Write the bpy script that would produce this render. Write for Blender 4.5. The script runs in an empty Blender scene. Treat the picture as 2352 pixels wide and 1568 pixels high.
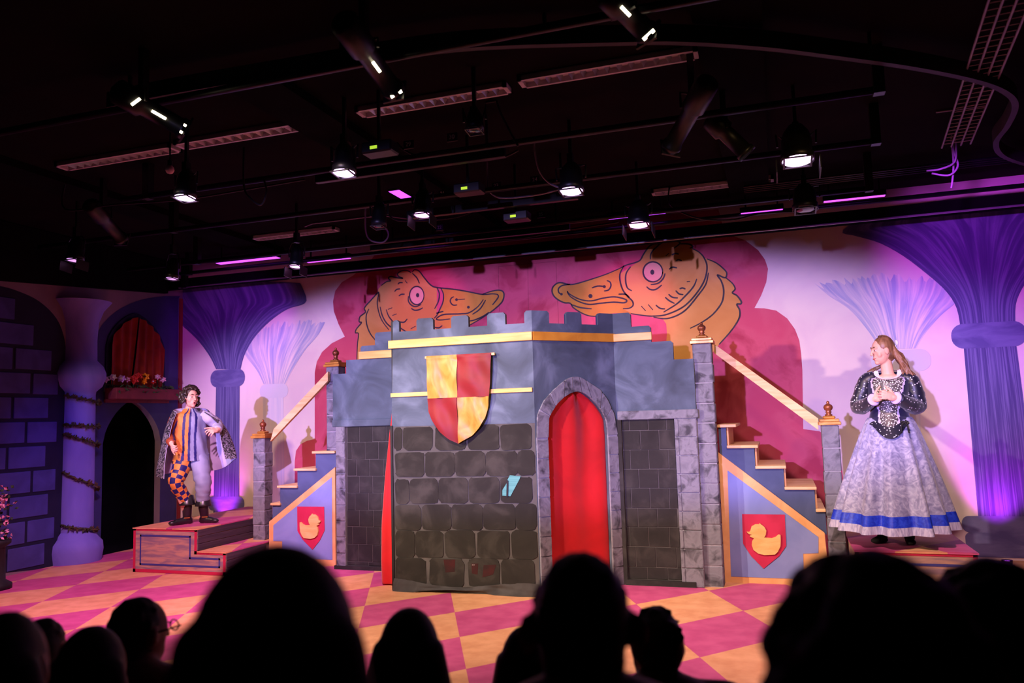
import bpy, bmesh, math, random
from mathutils import Vector, Matrix, noise as mnoise
from mathutils.geometry import tessellate_polygon

# ------------------------------------------------------------------ camera
SC = bpy.context.scene
COL = SC.collection
FPX, CXP, CYP = 1800.0, 1176.0, 784.0
CAM = Vector((0, 0, 1.61))
_y, _p, _r = math.radians(18.5), math.radians(5.5), math.radians(1.66)
FWD = Vector((-math.sin(_y)*math.cos(_p), math.cos(_y)*math.cos(_p), math.sin(_p)))
_right = Vector((math.cos(_y), math.sin(_y), 0)); _up = _right.cross(FWD)
RGT = (_right*math.cos(_r) - _up*math.sin(_r)).normalized()
UPV = RGT.cross(FWD)
cd = bpy.data.cameras.new('camera'); cam = bpy.data.objects.new('camera', cd); COL.objects.link(cam)
cd.sensor_width = 36.0; cd.lens = FPX/2352*36.0
cd.clip_start = 0.05; cd.clip_end = 100
cam.matrix_world = Matrix(((RGT.x, UPV.x, -FWD.x, CAM.x), (RGT.y, UPV.y, -FWD.y, CAM.y), (RGT.z, UPV.z, -FWD.z, CAM.z), (0, 0, 0, 1)))
cd.dof.use_dof = True; cd.dof.focus_distance = 7.6; cd.dof.aperture_fstop = 1.8
SC.camera = cam

# ------------------------------------------------------------------ world, lights, exposure
w = bpy.data.worlds.new('world'); SC.world = w; w.use_nodes = True
w.node_tree.nodes['Background'].inputs[0].default_value = (0.012, 0.006, 0.014, 1)
w.node_tree.nodes['Background'].inputs[1].default_value = 0.12
SC.view_settings.view_transform = 'Standard'; SC.view_settings.look = 'None'
SC.view_settings.exposure = 0.3; SC.view_settings.gamma = 1.0; SC.view_settings.use_curve_mapping = False

def spot(name, loc, tgt, col, watts, angle, blend=0.3, radius=0.06, sx=1.0, sy=1.0):
    l = bpy.data.lights.new(name, 'SPOT'); l.energy = watts; l.color = col
    l.spot_size = math.radians(angle); l.spot_blend = blend; l.shadow_soft_size = radius
    o = bpy.data.objects.new(name, l); COL.objects.link(o)
    o.location = loc
    q = (Vector(tgt)-Vector(loc)).to_track_quat('-Z', 'Y')
    o.rotation_euler = q.to_euler(); o.scale = (sx, sy, 1)
    return o
VIOLET = (0.48, 0.36, 1.0); AMBER = (1.0, 0.60, 0.24); MAGENTA = (1.0, 0.07, 0.52); PURPLE = (0.58, 0.06, 1.0); BLUE = (0.10, 0.07, 1.0); WARM = (1.0, 0.80, 0.58)
# long throw spots from the back of the house, shuttered to the height of the set
spot('house_spot', (-2.7, -10.0, 3.0), (-2.75, 9.0, 1.98), VIOLET, 13500, 36, 0.45, 0.10, 1.0, 0.285)
spot('house_spot', (-0.6, -10.0, 3.2), (0.95, 7.3, 1.66), (1.0, 0.90, 0.98), 1100, 8.0, 0.6, 0.08)
# amber wash from the left of the house, weaker one from the right
spot('left_wash', (-7.3, 0.4, 3.6), (-2.25, 7.55, 1.40), (1.0, 0.80, 0.56), 2250, 36, 0.55, 0.08, 1.0, 0.72)
spot('right_wash', (2.2, 2.4, 3.6), (-2.6, 9.0, 1.7), AMBER, 300, 62, 0.7, 0.08, 1.0, 0.42)
# lighting bar over the front of the stage
for tx, sx_, pw in ((-6.2, -6.4, 460), (-3.6, -2.4, 90), (0.3, -0.8, 80)):
    spot('bar_spot', (sx_, 3.9, 3.45), (tx, 8.9, 1.45), (1.0, 0.72, 0.42), pw, 56, 0.8, 0.07, 1.0, 0.72)
for tx, sx_, pw, cl_, an in ((-6.0, -4.4, 900, (1.0, 0.44, 0.74), 68), (-2.8, -2.9, 560, (1.0, 0.70, 0.60), 84), (0.4, 0.2, 560, (1.0, 0.64, 0.62), 80)):
    spot('bar_spot', (sx_, 4.2, 3.6), (tx, 6.7, 0.1), cl_, pw, an, 0.85, 0.07)
spot('bar_spot', (-5.7, 4.6, 3.5), (-4.7, 7.8, 1.2), (0.32, 0.24, 1.0), 210, 44, 0.8, 0.07)
# magenta specials on the mural, purple ends, blue side
spot('mural_spot', (-3.7, 7.1, 3.22), (-4.30, 9.4, 3.02), MAGENTA, 85, 34, 0.75, 0.05)
spot('mural_spot', (-1.9, 7.1, 3.22), (-1.63, 9.4, 2.86), MAGENTA, 110, 34, 0.75, 0.05)
spot('mural_spot', (1.2, 6.4, 3.45), (2.45, 9.4, 2.9), PURPLE, 250, 56, 0.8, 0.06)
spot('mural_spot', (-5.6, 7.2, 3.45), (-7.3, 9.4, 2.9), PURPLE, 130, 46, 0.8, 0.06)
spot('side_spot', (-5.0, 5.6, 3.5), (-8.3, 7.5, 1.0), BLUE, 230, 30, 0.95, 0.06)
# violet floor cans at the feet of the painted columns
spot('floor_can', (-7.50, 9.16, 0.12), (-7.50, 9.42, 0.9), (0.72, 0.05, 1.0), 90, 64, 0.9, 0.04)
spot('floor_can', (2.05, 9.02, 0.10), (2.12, 9.42, 1.1), (0.72, 0.05, 1.0), 110, 64, 0.9, 0.04)

# ------------------------------------------------------------------ helpers
def lin(c):
    c = c/255.0
    return c/12.92 if c <= 0.04045 else ((c+0.055)/1.055)**2.4
def rgb(r, g, b): return (lin(r), lin(g), lin(b), 1.0)
def ray(px, py): return FWD + RGT*((px-CXP)/FPX) - UPV*((py-CYP)/FPX)
def PT(px, py, X=None, Y=None, Z=None):
    r = ray(px, py)
    if X is not None: t = (X-CAM.x)/r.x
    elif Y is not None: t = (Y-CAM.y)/r.y
    else: t = (Z-CAM.z)/r.z
    return CAM + r*t
def PTP(px, py, o, n):
    r = ray(px, py); t = (Vector(o)-CAM).dot(Vector(n))/r.dot(Vector(n)); return CAM + r*t

def nodes_of(m):
    m.use_nodes = True; nt = m.node_tree; return nt, nt.nodes, nt.links, nt.nodes['Principled BSDF']
MATS = {}
def mat(name, c1, c2=None, scale=4.0, rough=0.65, metal=0.0, bump=0.0, stretch=(1, 1, 1), lo=0.38, hi=0.62, detail=5.0, dist=0.6, emit=None, es=0.0, spec=0.3, uv=False, sheen=0.0, c3=None):
    if name in MATS: return MATS[name]
    m = bpy.data.materials.new(name); nt, N, L, b = nodes_of(m); MATS[name] = m
    b.inputs['Roughness'].default_value = rough; b.inputs['Metallic'].default_value = metal
    b.inputs['Specular IOR Level'].default_value = spec; b.inputs['Base Color'].default_value = c1
    if sheen: b.inputs['Sheen Weight'].default_value = sheen
    if emit: b.inputs['Emission Color'].default_value = emit; b.inputs['Emission Strength'].default_value = es
    if c2 or bump:
        tc = N.new('ShaderNodeTexCoord'); mp = N.new('ShaderNodeMapping'); mp.inputs['Scale'].default_value = stretch
        L.new(tc.outputs['UV' if uv else 'Object'], mp.inputs['Vector'])
        nz = N.new('ShaderNodeTexNoise'); nz.inputs['Scale'].default_value = scale; nz.inputs['Detail'].default_value = detail; nz.inputs['Distortion'].default_value = dist
        L.new(mp.outputs[0], nz.inputs['Vector'])
        if c2:
            cr = N.new('ShaderNodeValToRGB'); e = cr.color_ramp.elements
            e[0].position = lo; e[0].color = c1; e[1].position = hi; e[1].color = c2
            if c3:
                k = e.new(0.5*(lo+hi)); k.color = c3
            L.new(nz.outputs['Fac'], cr.inputs['Fac']); L.new(cr.outputs[0], b.inputs['Base Color'])
        if bump:
            bp = N.new('ShaderNodeBump'); bp.inputs['Strength'].default_value = bump; bp.inputs['Distance'].default_value = 0.02
            L.new(nz.outputs['Fac'], bp.inputs['Height']); L.new(bp.outputs[0], b.inputs['Normal'])
    return m

class MB:
    def __init__(self): self.v = []; self.f = []; self.m = []; self.uv = {}
    def add(self, vs, fs, mi=0):
        o = len(self.v); self.v += [tuple(x) for x in vs]
        for f in fs: self.f.append(tuple(o+i for i in f)); self.m.append(mi)
        return o
    def box(self, x0, x1, y0, y1, z0, z1, mi=0):
        self.add([(x0,y0,z0),(x1,y0,z0),(x1,y1,z0),(x0,y1,z0),(x0,y0,z1),(x1,y0,z1),(x1,y1,z1),(x0,y1,z1)],
                 [(0,3,2,1),(4,5,6,7),(0,1,5,4),(1,2,6,5),(2,3,7,6),(3,0,4,7)], mi); return self
    def obox(self, c, ax, ay, az, mi=0):   # centre and three half-axis vectors
        c, ax, ay, az = Vector(c), Vector(ax), Vector(ay), Vector(az)
        P = [c-ax-ay-az, c+ax-ay-az, c+ax+ay-az, c-ax+ay-az, c-ax-ay+az, c+ax-ay+az, c+ax+ay+az, c-ax+ay+az]
        self.add(P, [(0,3,2,1),(4,5,6,7),(0,1,5,4),(1,2,6,5),(2,3,7,6),(3,0,4,7)], mi); return self
    def cbox(self, x0, x1, y0, y1, z0, z1, b=0.008, mi=0):  # chamfered box
        P = []; ix = {}
        for sx in (0, 1):
            for sy in (0, 1):
                for sz in (0, 1):
                    X, Yy, Zz = (x0, x1)[sx], (y0, y1)[sy], (z0, z1)[sz]
                    dx, dy, dz = (b, -b)[sx], (b, -b)[sy], (b, -b)[sz]
                    ix[(sx,sy,sz,'x')] = len(P); P.append((X, Yy+dy, Zz+dz))
                    ix[(sx,sy,sz,'y')] = len(P); P.append((X+dx, Yy, Zz+dz))
                    ix[(sx,sy,sz,'z')] = len(P); P.append((X+dx, Yy+dy, Zz))
        F = []
        for s in (0, 1):
            F.append([ix[(s,0,0,'x')], ix[(s,1,0,'x')], ix[(s,1,1,'x')], ix[(s,0,1,'x')]])
            F.append([ix[(0,s,0,'y')], ix[(1,s,0,'y')], ix[(1,s,1,'y')], ix[(0,s,1,'y')]])
            F.append([ix[(0,0,s,'z')], ix[(1,0,s,'z')], ix[(1,1,s,'z')], ix[(0,1,s,'z')]])
        for a in (0, 1):
            for c in (0, 1):
                F.append([ix[(0,a,c,'y')], ix[(1,a,c,'y')], ix[(1,a,c,'z')], ix[(0,a,c,'z')]])
                F.append([ix[(a,0,c,'x')], ix[(a,1,c,'x')], ix[(a,1,c,'z')], ix[(a,0,c,'z')]])
                F.append([ix[(a,c,0,'x')], ix[(a,c,1,'x')], ix[(a,c,1,'y')], ix[(a,c,0,'y')]])
                for d in (0, 1): F.append([ix[(a,c,d,'x')], ix[(a,c,d,'y')], ix[(a,c,d,'z')]])
        self.add(P, F, mi); return self
    def prism(self, pts, fa, fb, mi=0, holes=()):   # 2D outline; fa / fb map (u,v) to the front and back 3D point
        loops = [list(pts)] + [list(h) for h in holes]
        tri = tessellate_polygon([[Vector((p[0], p[1], 0)) for p in lp] for lp in loops])
        flat = [p for lp in loops for p in lp]; n = len(flat)
        vs = [fa(*p) for p in flat] + [fb(*p) for p in flat]
        fs = [tuple(t) for t in tri] + [tuple(n+i for i in reversed(t)) for t in tri]
        o = 0
        for lp in loops:
            k = len(lp)
            for i in range(k): fs.append((o+i, o+(i+1) % k, n+o+(i+1) % k, n+o+i))
            o += k
        self.add(vs, fs, mi); return self
    def flat(self, P3, mi=0):   # a painted flat shape
        tri = tessellate_polygon([[Vector(p) for p in P3]])
        self.add(P3, [tuple(t) for t in tri], mi); return self
    def lathe(self, prof, c=(0,0,0), n=20, mi=0, axis=None, a0=0.0, a1=2*math.pi, cap=True):
        c = Vector(c); full = abs(a1-a0-2*math.pi) < 1e-6
        if axis is None: ex, ey, ez = Vector((1,0,0)), Vector((0,1,0)), Vector((0,0,1))
        else:
            ez = Vector(axis).normalized(); ex = ez.orthogonal().normalized(); ey = ez.cross(ex)
        cols = n if full else n+1
        vs = []
        for r, z in prof:
            for k in range(cols):
                a = a0+(a1-a0)*k/n; vs.append(c+ex*(r*math.cos(a))+ey*(r*math.sin(a))+ez*z)
        fs = []
        for i in range(len(prof)-1):
            for k in range(n):
                k2 = (k+1) % cols; fs.append((i*cols+k, i*cols+k2, (i+1)*cols+k2, (i+1)*cols+k))
        if full and cap:
            if prof[0][0] > 1e-5: fs.append(tuple(reversed(range(cols))))
            if prof[-1][0] > 1e-5: fs.append(tuple((len(prof)-1)*cols+k for k in range(cols)))
        self.add(vs, fs, mi); return self
    def loft(self, rings, mi=0, close=True, cap=True, fm=None):
        n = len(rings[0]); vs = [p for r in rings for p in r]; o = len(self.v)
        self.v += [tuple(p) for p in vs]
        for i in range(len(rings)-1):
            for k in range(n if close else n-1):
                k2 = (k+1) % n
                self.f.append((o+i*n+k, o+i*n+k2, o+(i+1)*n+k2, o+(i+1)*n+k)); self.m.append(fm(i, k) if fm else mi)
        if cap and close:
            self.f.append(tuple(o+k for k in reversed(range(n)))); self.m.append(mi)
            self.f.append(tuple(o+(len(rings)-1)*n+k for k in range(n))); self.m.append(mi)
        return self
    def tube(self, pts, r, n=8, mi=0, cap=True):
        pts = [Vector(p) for p in pts]; rings = []; prev = None
        for i, p in enumerate(pts):
            t = (pts[min(i+1, len(pts)-1)]-pts[max(i-1, 0)]).normalized()
            ex = (prev - t*prev.dot(t)) if prev is not None else t.orthogonal()
            if ex.length < 1e-6: ex = t.orthogonal()
            ex.normalize(); ey = t.cross(ex); prev = ex
            rr = r[i] if isinstance(r, (list, tuple)) else r
            rings.append([p+ex*(rr*math.cos(2*math.pi*k/n))+ey*(rr*math.sin(2*math.pi*k/n)) for k in range(n)])
        return self.loft(rings, mi, True, cap)
    def grid(self, fn, nu, nv, mi=0, fm=None, uv=True):
        o = len(self.v)
        for j in range(nv+1):
            for i in range(nu+1):
                self.v.append(tuple(fn(i/nu, j/nv)))
                if uv: self.uv[len(self.v)-1] = (i/nu, j/nv)
        for j in range(nv):
            for i in range(nu):
                a = o+j*(nu+1)+i
                self.f.append((a, a+1, a+nu+2, a+nu+1)); self.m.append(fm(i, j) if fm else mi)
        return self
    def build(self, name, mats, parent=None, smooth=False, off=None, fix=True):
        me = bpy.data.meshes.new(name)
        me.from_pydata(self.v, [], self.f)
        if not isinstance(mats, (list, tuple)): mats = [mats]
        for m in mats: me.materials.append(m)
        me.polygons.foreach_set('material_index', self.m)
        if self.uv:
            ul = me.uv_layers.new(name='UVMap')
            for lp in me.loops: ul.data[lp.index].uv = self.uv.get(lp.vertex_index, (0, 0))
        if fix:
            bm = bmesh.new(); bm.from_mesh(me); bmesh.ops.recalc_face_normals(bm, faces=bm.faces); bm.to_mesh(me); bm.free()
        if smooth: me.polygons.foreach_set('use_smooth', [True]*len(me.polygons))
        me.update()
        return link(name, me, parent)
def link(name, me, parent=None):
    o = bpy.data.objects.new(name, me); COL.objects.link(o)
    if parent is not None:
        o.parent = parent
        if parent.type == 'EMPTY': o.location = -Vector(parent.location)
    return o
def tag(o, label, cat, group=None, kind=None):
    o['label'] = label; o['category'] = cat
    if group: o['group'] = group
    if kind: o['kind'] = kind
    return o
def thing(name, label, cat, loc, group=None):
    o = bpy.data.objects.new(name, None); COL.objects.link(o); o.location = loc; o.empty_display_size = 0.1
    return tag(o, label, cat, group)
def struct(o, label=None, cat=None):
    o['kind'] = 'structure'
    if label: o['label'] = label; o['category'] = cat
    return o
def shade_auto(o, ang=40):
    me = o.data; me.polygons.foreach_set('use_smooth', [True]*len(me.polygons))
    try: me.set_sharp_from_angle(angle=math.radians(ang))
    except Exception: pass
    return o
def crom(P, n=6):
    P = [Vector(p) for p in P]
    if len(P) < 3: return P
    out = []
    for i in range(len(P)-1):
        a, b, c, d = P[max(i-1, 0)], P[i], P[i+1], P[min(i+2, len(P)-1)]
        for k in range(n):
            t = k/n; out.append(0.5*((2*b)+(c-a)*t+(2*a-5*b+4*c-d)*t*t+(3*b-a-3*c+d)*t**3))
    out.append(P[-1]); return out
def sm(t): t = max(0.0, min(1.0, t)); return t*t*(3-2*t)
rnd = random.Random(7)
# ------------------------------------------------------------------ materials
M_wall = mat('mural_cream', rgb(236,214,206), rgb(224,196,200), 1.3, 0.75, bump=0.05)
M_red = mat('mural_red', rgb(196,70,98), rgb(172,50,76), 2.0, 0.7, c3=rgb(200,80,104))
M_duck = mat('mural_duck', rgb(214,150,84), rgb(196,128,62), 1.6, 0.7)
M_beak = mat('mural_beak', rgb(208,146,56), rgb(186,122,42), 2.2, 0.7)
M_line = mat('mural_line', rgb(44,36,44), rgb(58,52,60), 8, 0.7)
M_eye = mat('mural_eye', rgb(222,160,140), rgb(214,150,132), 3, 0.7)
M_dcol = mat('mural_column', rgb(74,66,116), rgb(112,104,152), 1.0, 0.75, stretch=(26, 1.6, 1), uv=True, c3=rgb(86,78,128))
M_dcap = mat('mural_capital', rgb(88,80,132), rgb(112,104,154), 3.0, 0.75, stretch=(1, 1, 3))
M_lcol = mat('mural_pale_column', rgb(166,162,196), rgb(232,208,208), 1.0, 0.75, stretch=(22, 1.1, 1), uv=True, lo=0.36, hi=0.66)
M_lshaft = mat('mural_pale_shaft', rgb(208,198,212), rgb(224,208,214), 1.0, 0.75, stretch=(9, 1.1, 1), uv=True)
M_black = mat('black_paint', rgb(22,20,22), rgb(30,28,30), 6, 0.6)
M_dark = mat('black_masking', rgb(12,11,13), rgb(17,16,18), 3, 0.95, spec=0.04)
M_ceil = mat('ceiling_tile', rgb(24,18,19), rgb(20,16,17), 2, 0.95, spec=0.04)
M_lwall = mat('side_wall_unlit', rgb(132,112,116), rgb(118,100,108), 1.2, 0.8)  # the back wall's cream, darkened to stand for its lack of light
M_bluew = mat('side_wall_blue', rgb(44,42,84), rgb(54,52,98), 2.0, 0.8)
M_blueb = mat('side_brick_blue', rgb(58,56,112), rgb(70,68,132), 3.0, 0.8, bump=0.1)
M_bluem = mat('side_brick_joint', rgb(22,21,44), rgb(28,27,52), 3.0, 0.85)

# ------------------------------------------------------------------ floor (painted lozenges)
m = bpy.data.materials.new('stage_floor_paint'); nt, N, L, bs = nodes_of(m)
ax, ay, bx_, by_ = 0.326, -0.680, 0.549, 0.630; det = ax*by_-bx_*ay; ox, oy = -2.655, 6.218
tc = N.new('ShaderNodeTexCoord')
def dotf(vx, vy, c):
    d = N.new('ShaderNodeVectorMath'); d.operation = 'DOT_PRODUCT'; L.new(tc.outputs['Object'], d.inputs[0]); d.inputs[1].default_value = (vx, vy, 0)
    a = N.new('ShaderNodeMath'); a.operation = 'ADD'; a.inputs[1].default_value = c; L.new(d.outputs['Value'], a.inputs[0])
    f = N.new('ShaderNodeMath'); f.operation = 'FLOOR'; L.new(a.outputs[0], f.inputs[0]); return f
fi = dotf(by_/det, -bx_/det, -(ox*by_-oy*bx_)/det); fj = dotf(-ay/det, ax/det, -(-ox*ay+oy*ax)/det)
s_ = N.new('ShaderNodeMath'); s_.operation = 'ADD'; L.new(fi.outputs[0], s_.inputs[0]); L.new(fj.outputs[0], s_.inputs[1])
p_ = N.new('ShaderNodeMath'); p_.operation = 'FLOORED_MODULO'; p_.inputs[1].default_value = 2; L.new(s_.outputs[0], p_.inputs[0])
nz = N.new('ShaderNodeTexNoise'); nz.inputs['Scale'].default_value = 7; nz.inputs['Detail'].default_value = 8; L.new(tc.outputs['Object'], nz.inputs['Vector'])
def ramp2(c1, c2):
    r = N.new('ShaderNodeValToRGB'); r.color_ramp.elements[0].color = c1; r.color_ramp.elements[1].color = c2
    r.color_ramp.elements[0].position = 0.35; r.color_ramp.elements[1].position = 0.65; L.new(nz.outputs['Fac'], r.inputs['Fac']); return r
ra, rb = ramp2(rgb(230,172,126), rgb(214,152,108)), ramp2(rgb(204,92,140), rgb(188,76,126))
mx = N.new('ShaderNodeMix'); mx.data_type = 'RGBA'; L.new(p_.outputs[0], mx.inputs[0]); L.new(rb.outputs[0], mx.inputs[6]); L.new(ra.outputs[0], mx.inputs[7])
L.new(mx.outputs[2], bs.inputs['Base Color']); bs.inputs['Roughness'].default_value = 0.55; bs.inputs['Specular IOR Level'].default_value = 0.25
M_floor = m
XL, XR, YB, ZC = -8.3, 5.5, 9.4, 4.0
struct(MB().box(XL, XR, 4.2, YB, -0.35, 0).build('floor', M_floor), 'painted stage floor with pink and tan lozenges', 'floor')
struct(MB().box(XL, XR, -11, 4.2, -0.5, -0.35).build('floor_seating', M_dark), 'dark auditorium floor in front of the stage', 'floor')
struct(MB().box(XL, XR, -11, YB, ZC, ZC+0.1).build('ceiling', M_ceil), 'dark tiled ceiling above the lighting rig', 'ceiling')
wall_back = struct(MB().box(XL, XR, YB, YB+0.12, 0, ZC).build('wall_back', M_wall), 'cream mural wall behind the castle set', 'wall')
struct(MB().box(XR, XR+0.1, -11, YB, -0.35, ZC).build('wall_right', M_dark), 'black masking wall at the side of the hall', 'wall')
struct(MB().box(XL, XR, -11.1, -11, -0.35, ZC).build('wall_front', M_dark), 'black rear wall of the auditorium', 'wall')

# ------------------------------------------------------------------ mural on the back wall
def WP(px, py, e=0.003): p = PT(px, py, Y=YB); p.y = YB-e; return p
def flatpx(name, pts, m, e, parent=wall_back, label=None):
    o = MB().flat([WP(x, y, e) for x, y in pts]).build(name, m, parent)
    if label: o['label'] = label
    return o
def smooth_px(pts, n=5): return [(v.x, v.y) for v in crom([Vector((x, y, 0)) for x, y in pts], n)]
def ribbon(mb, P, w, nrm):   # a painted brush line on a plane
    P = [Vector(p) for p in P]; nrm = Vector(nrm); rows = []
    for i, p in enumerate(P):
        t = (P[min(i+1, len(P)-1)]-P[max(i-1, 0)]).normalized(); s = t.cross(nrm).normalized()
        k = i/(len(P)-1); ww = w*(0.55+0.45*math.sin(math.pi*min(1, max(0, k)))**0.5 if True else 1)
        rows.append((p-s*ww*0.5, p+s*ww*0.5))
    o = len(mb.v); mb.v += [tuple(q) for r in rows for q in r]
    for i in range(len(rows)-1): mb.f.append((o+2*i, o+2*i+1, o+2*i+3, o+2*i+2)); mb.m.append(0)
def C5(x, y): return (700+x/3.92, 500+y/3.92)
def C6(x, y): return (1200+x/3.92, 500+y/3.92)
red = [(677,1262),(677,1060),(680,1035),(690,1020),(705,1012),(723,1008),(723,930),(723,855),(728,830),(740,808),(762,788),(792,773),(778,745),(767,715),(765,692),(770,668),(785,648),(812,632),(850,600),(880,560),(1650,480),(1665,536),(1690,544),(1712,552),(1741,574),(1757,596),(1764,617),(1760,648),(1748,679),(1733,707),(1756,708),(1783,713),(1808,731),(1826,756),(1836,782),(1840,812),(1843,850),(1845,985),(1882,990),(1912,1010),(1931,1050),(1938,1110),(1941,1285)]
flatpx('painted_arch_motif', red, M_red, 0.0015, label='dark pink lobed arch painted behind the duck heads')
# the two ducks
dl = [(470,1290),(480,1150),(485,1042),(457,1035),(468,1000),(512,945),(492,935),(500,890),(548,850),(540,812),(600,740),(655,680),(665,640),(690,612),(740,577),(772,567),(756,545),(775,530),(830,540),(882,545),(850,530),(840,505),(870,480),(920,475),(965,493),(975,476),(1000,465),(1040,485),(1070,530),(1105,575),(1145,612),(1190,628),(1190,900),(1330,1000),(1310,1120),(780,1290)]
o = flatpx('painted_duck', [C5(*p) for p in dl], M_duck, 0.003, label='painted duck head facing right on the mural'); duckL = o
flatpx('beak', smooth_px([C5(*p) for p in [(1190,628),(1350,645),(1470,665),(1600,690),(1690,662),(1750,652),(1785,665),(1796,700),(1775,760),(1700,830),(1600,900),(1480,970),(1400,995),(1310,1005),(1240,960),(1180,900),(1215,830),(1250,760),(1248,690),(1225,630)]], 4), M_beak, 0.0045, duckL)
SL = [[(470,1290),(475,1150),(485,1045),(458,1035),(468,1000),(512,945),(492,935),(500,890),(548,850),(540,810),(600,740),(655,680),(668,680),(655,760),(668,850),(700,930),(760,1010)],
 [(580,820),(555,880),(560,960),(590,1040),(640,1105)],[(680,800),(700,880),(740,950),(800,1000),(860,1045)],[(735,825),(760,890),(820,960),(890,1010),(950,1045)],
 [(690,610),(740,575),(775,568),(755,545),(775,530),(830,540),(885,545),(850,530),(838,505),(870,480),(920,475),(960,495)],
 [(970,490),(990,468),(1030,480),(1070,530),(1110,580),(1145,612),(1190,628),(1350,645),(1470,665),(1600,690),(1690,685),(1740,690)],
 [(1600,688),(1690,660),(1750,652),(1785,665),(1795,700),(1775,760),(1700,830),(1600,900),(1480,970)],[(1735,690),(1745,710),(1720,750),(1690,785)],[(970,500),(1010,540),(1035,592)],
 [(935,705),(935,750),(960,785),(1000,800),(1050,780)],[(960,815),(990,832),(1030,828),(1065,810)],[(840,600),(855,585),(885,585)],[(905,565),(925,590)],[(810,665),(830,645),(862,640)],[(848,705),(870,690),(902,688)],
 [(1190,628),(1212,680),(1205,750),(1170,820)],[(1225,630),(1250,690),(1245,760),(1215,830),(1190,880),(1165,905)],[(1345,710),(1320,725),(1312,755),(1335,785),(1375,785)],[(1365,738),(1445,732)],
 [(1610,735),(1560,800),(1480,855),(1400,865),(1260,870),(1200,895),(1190,915),(1230,920),(1310,910)],[(1630,740),(1580,820),(1510,870)],[(1660,850),(1600,890),(1530,920),(1480,930)],
 [(750,825),(790,810)],[(790,880),(830,865)],[(850,935),(895,940),(925,910)],[(955,1000),(1000,975)],[(1165,985),(1210,990),(1240,970)],[(1185,860),(1220,850),(1250,842)]]
def lines(name, S, C, parent, w=0.019):
    mb = MB()
    for s in S: ribbon(mb, crom([WP(*C(*p), 0.006) for p in s], 6), w, (0, -1, 0))
    return mb.build(name, M_line, parent, fix=False)
def ell(C, cx, cy, rx, ry, e, n=28): return [WP(*C(cx+rx*math.cos(2*math.pi*k/n), cy+ry*math.sin(2*math.pi*k/n)), e) for k in range(n)]
def eye(C, cx, cy, rx, ry, px_, py_, pr, parent, dots):
    MB().flat(ell(C, cx, cy, rx, ry, 0.0052)).build('eye', M_eye, parent)
    mb = MB(); E_ = ell(C, cx, cy, rx, ry, 0.006); ribbon(mb, E_+[E_[0], E_[1]], 0.02, (0, -1, 0))
    mb.flat(ell(C, px_, py_, pr, pr*1.3, 0.0065, 16))
    for d in dots: mb.flat(ell(C, d[0], d[1], d[2], d[2], 0.0065, 12))
    mb.build('eye_line', M_line, parent, fix=False)
lines('outline', SL, C5, duckL); eye(C5, 1010, 700, 65, 82, 1018, 697, 15, duckL, [(1368,737,13),(1475,805,13)])
dr = [(980,440),(1050,390),(1088,335),(1132,268),(1185,235),(1228,240),(1280,213),(1350,205),(1420,225),(1500,239),(1535,264),(1530,280),(1590,310),(1635,362),(1700,375),(1760,418),(1822,472),(1838,512),(1825,537),(1875,575),(1912,615),(1913,650),(1893,675),(1932,702),(1966,748),(1966,772),(1930,782),(1955,830),(1955,890),(1920,960),(1860,1040),(1770,1140),(1700,1230),(1560,1290),(1290,1290),(1295,1120),(1302,1040),(1295,955),(1262,908),(1100,884),(985,862),(905,820),(960,800),(990,760),(930,690),(890,600),(885,500)]
duckR = flatpx('painted_duck', [C6(*p) for p in dr], M_duck, 0.003, label='painted duck head facing left on the mural')
flatpx('beak', smooth_px([C6(*p) for p in [(915,440),(880,455),(750,510),(600,560),(480,595),(420,600),(350,585),(310,592),(275,625),(268,665),(285,705),(325,740),(380,765),(430,770),(460,810),(530,855),(600,882),(670,888),(800,862),(900,858),(985,862),(905,818),(960,815),(995,790),(990,750),(940,700),(900,640),(878,560),(880,500)]], 4), M_beak, 0.0045, duckR)
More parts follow.
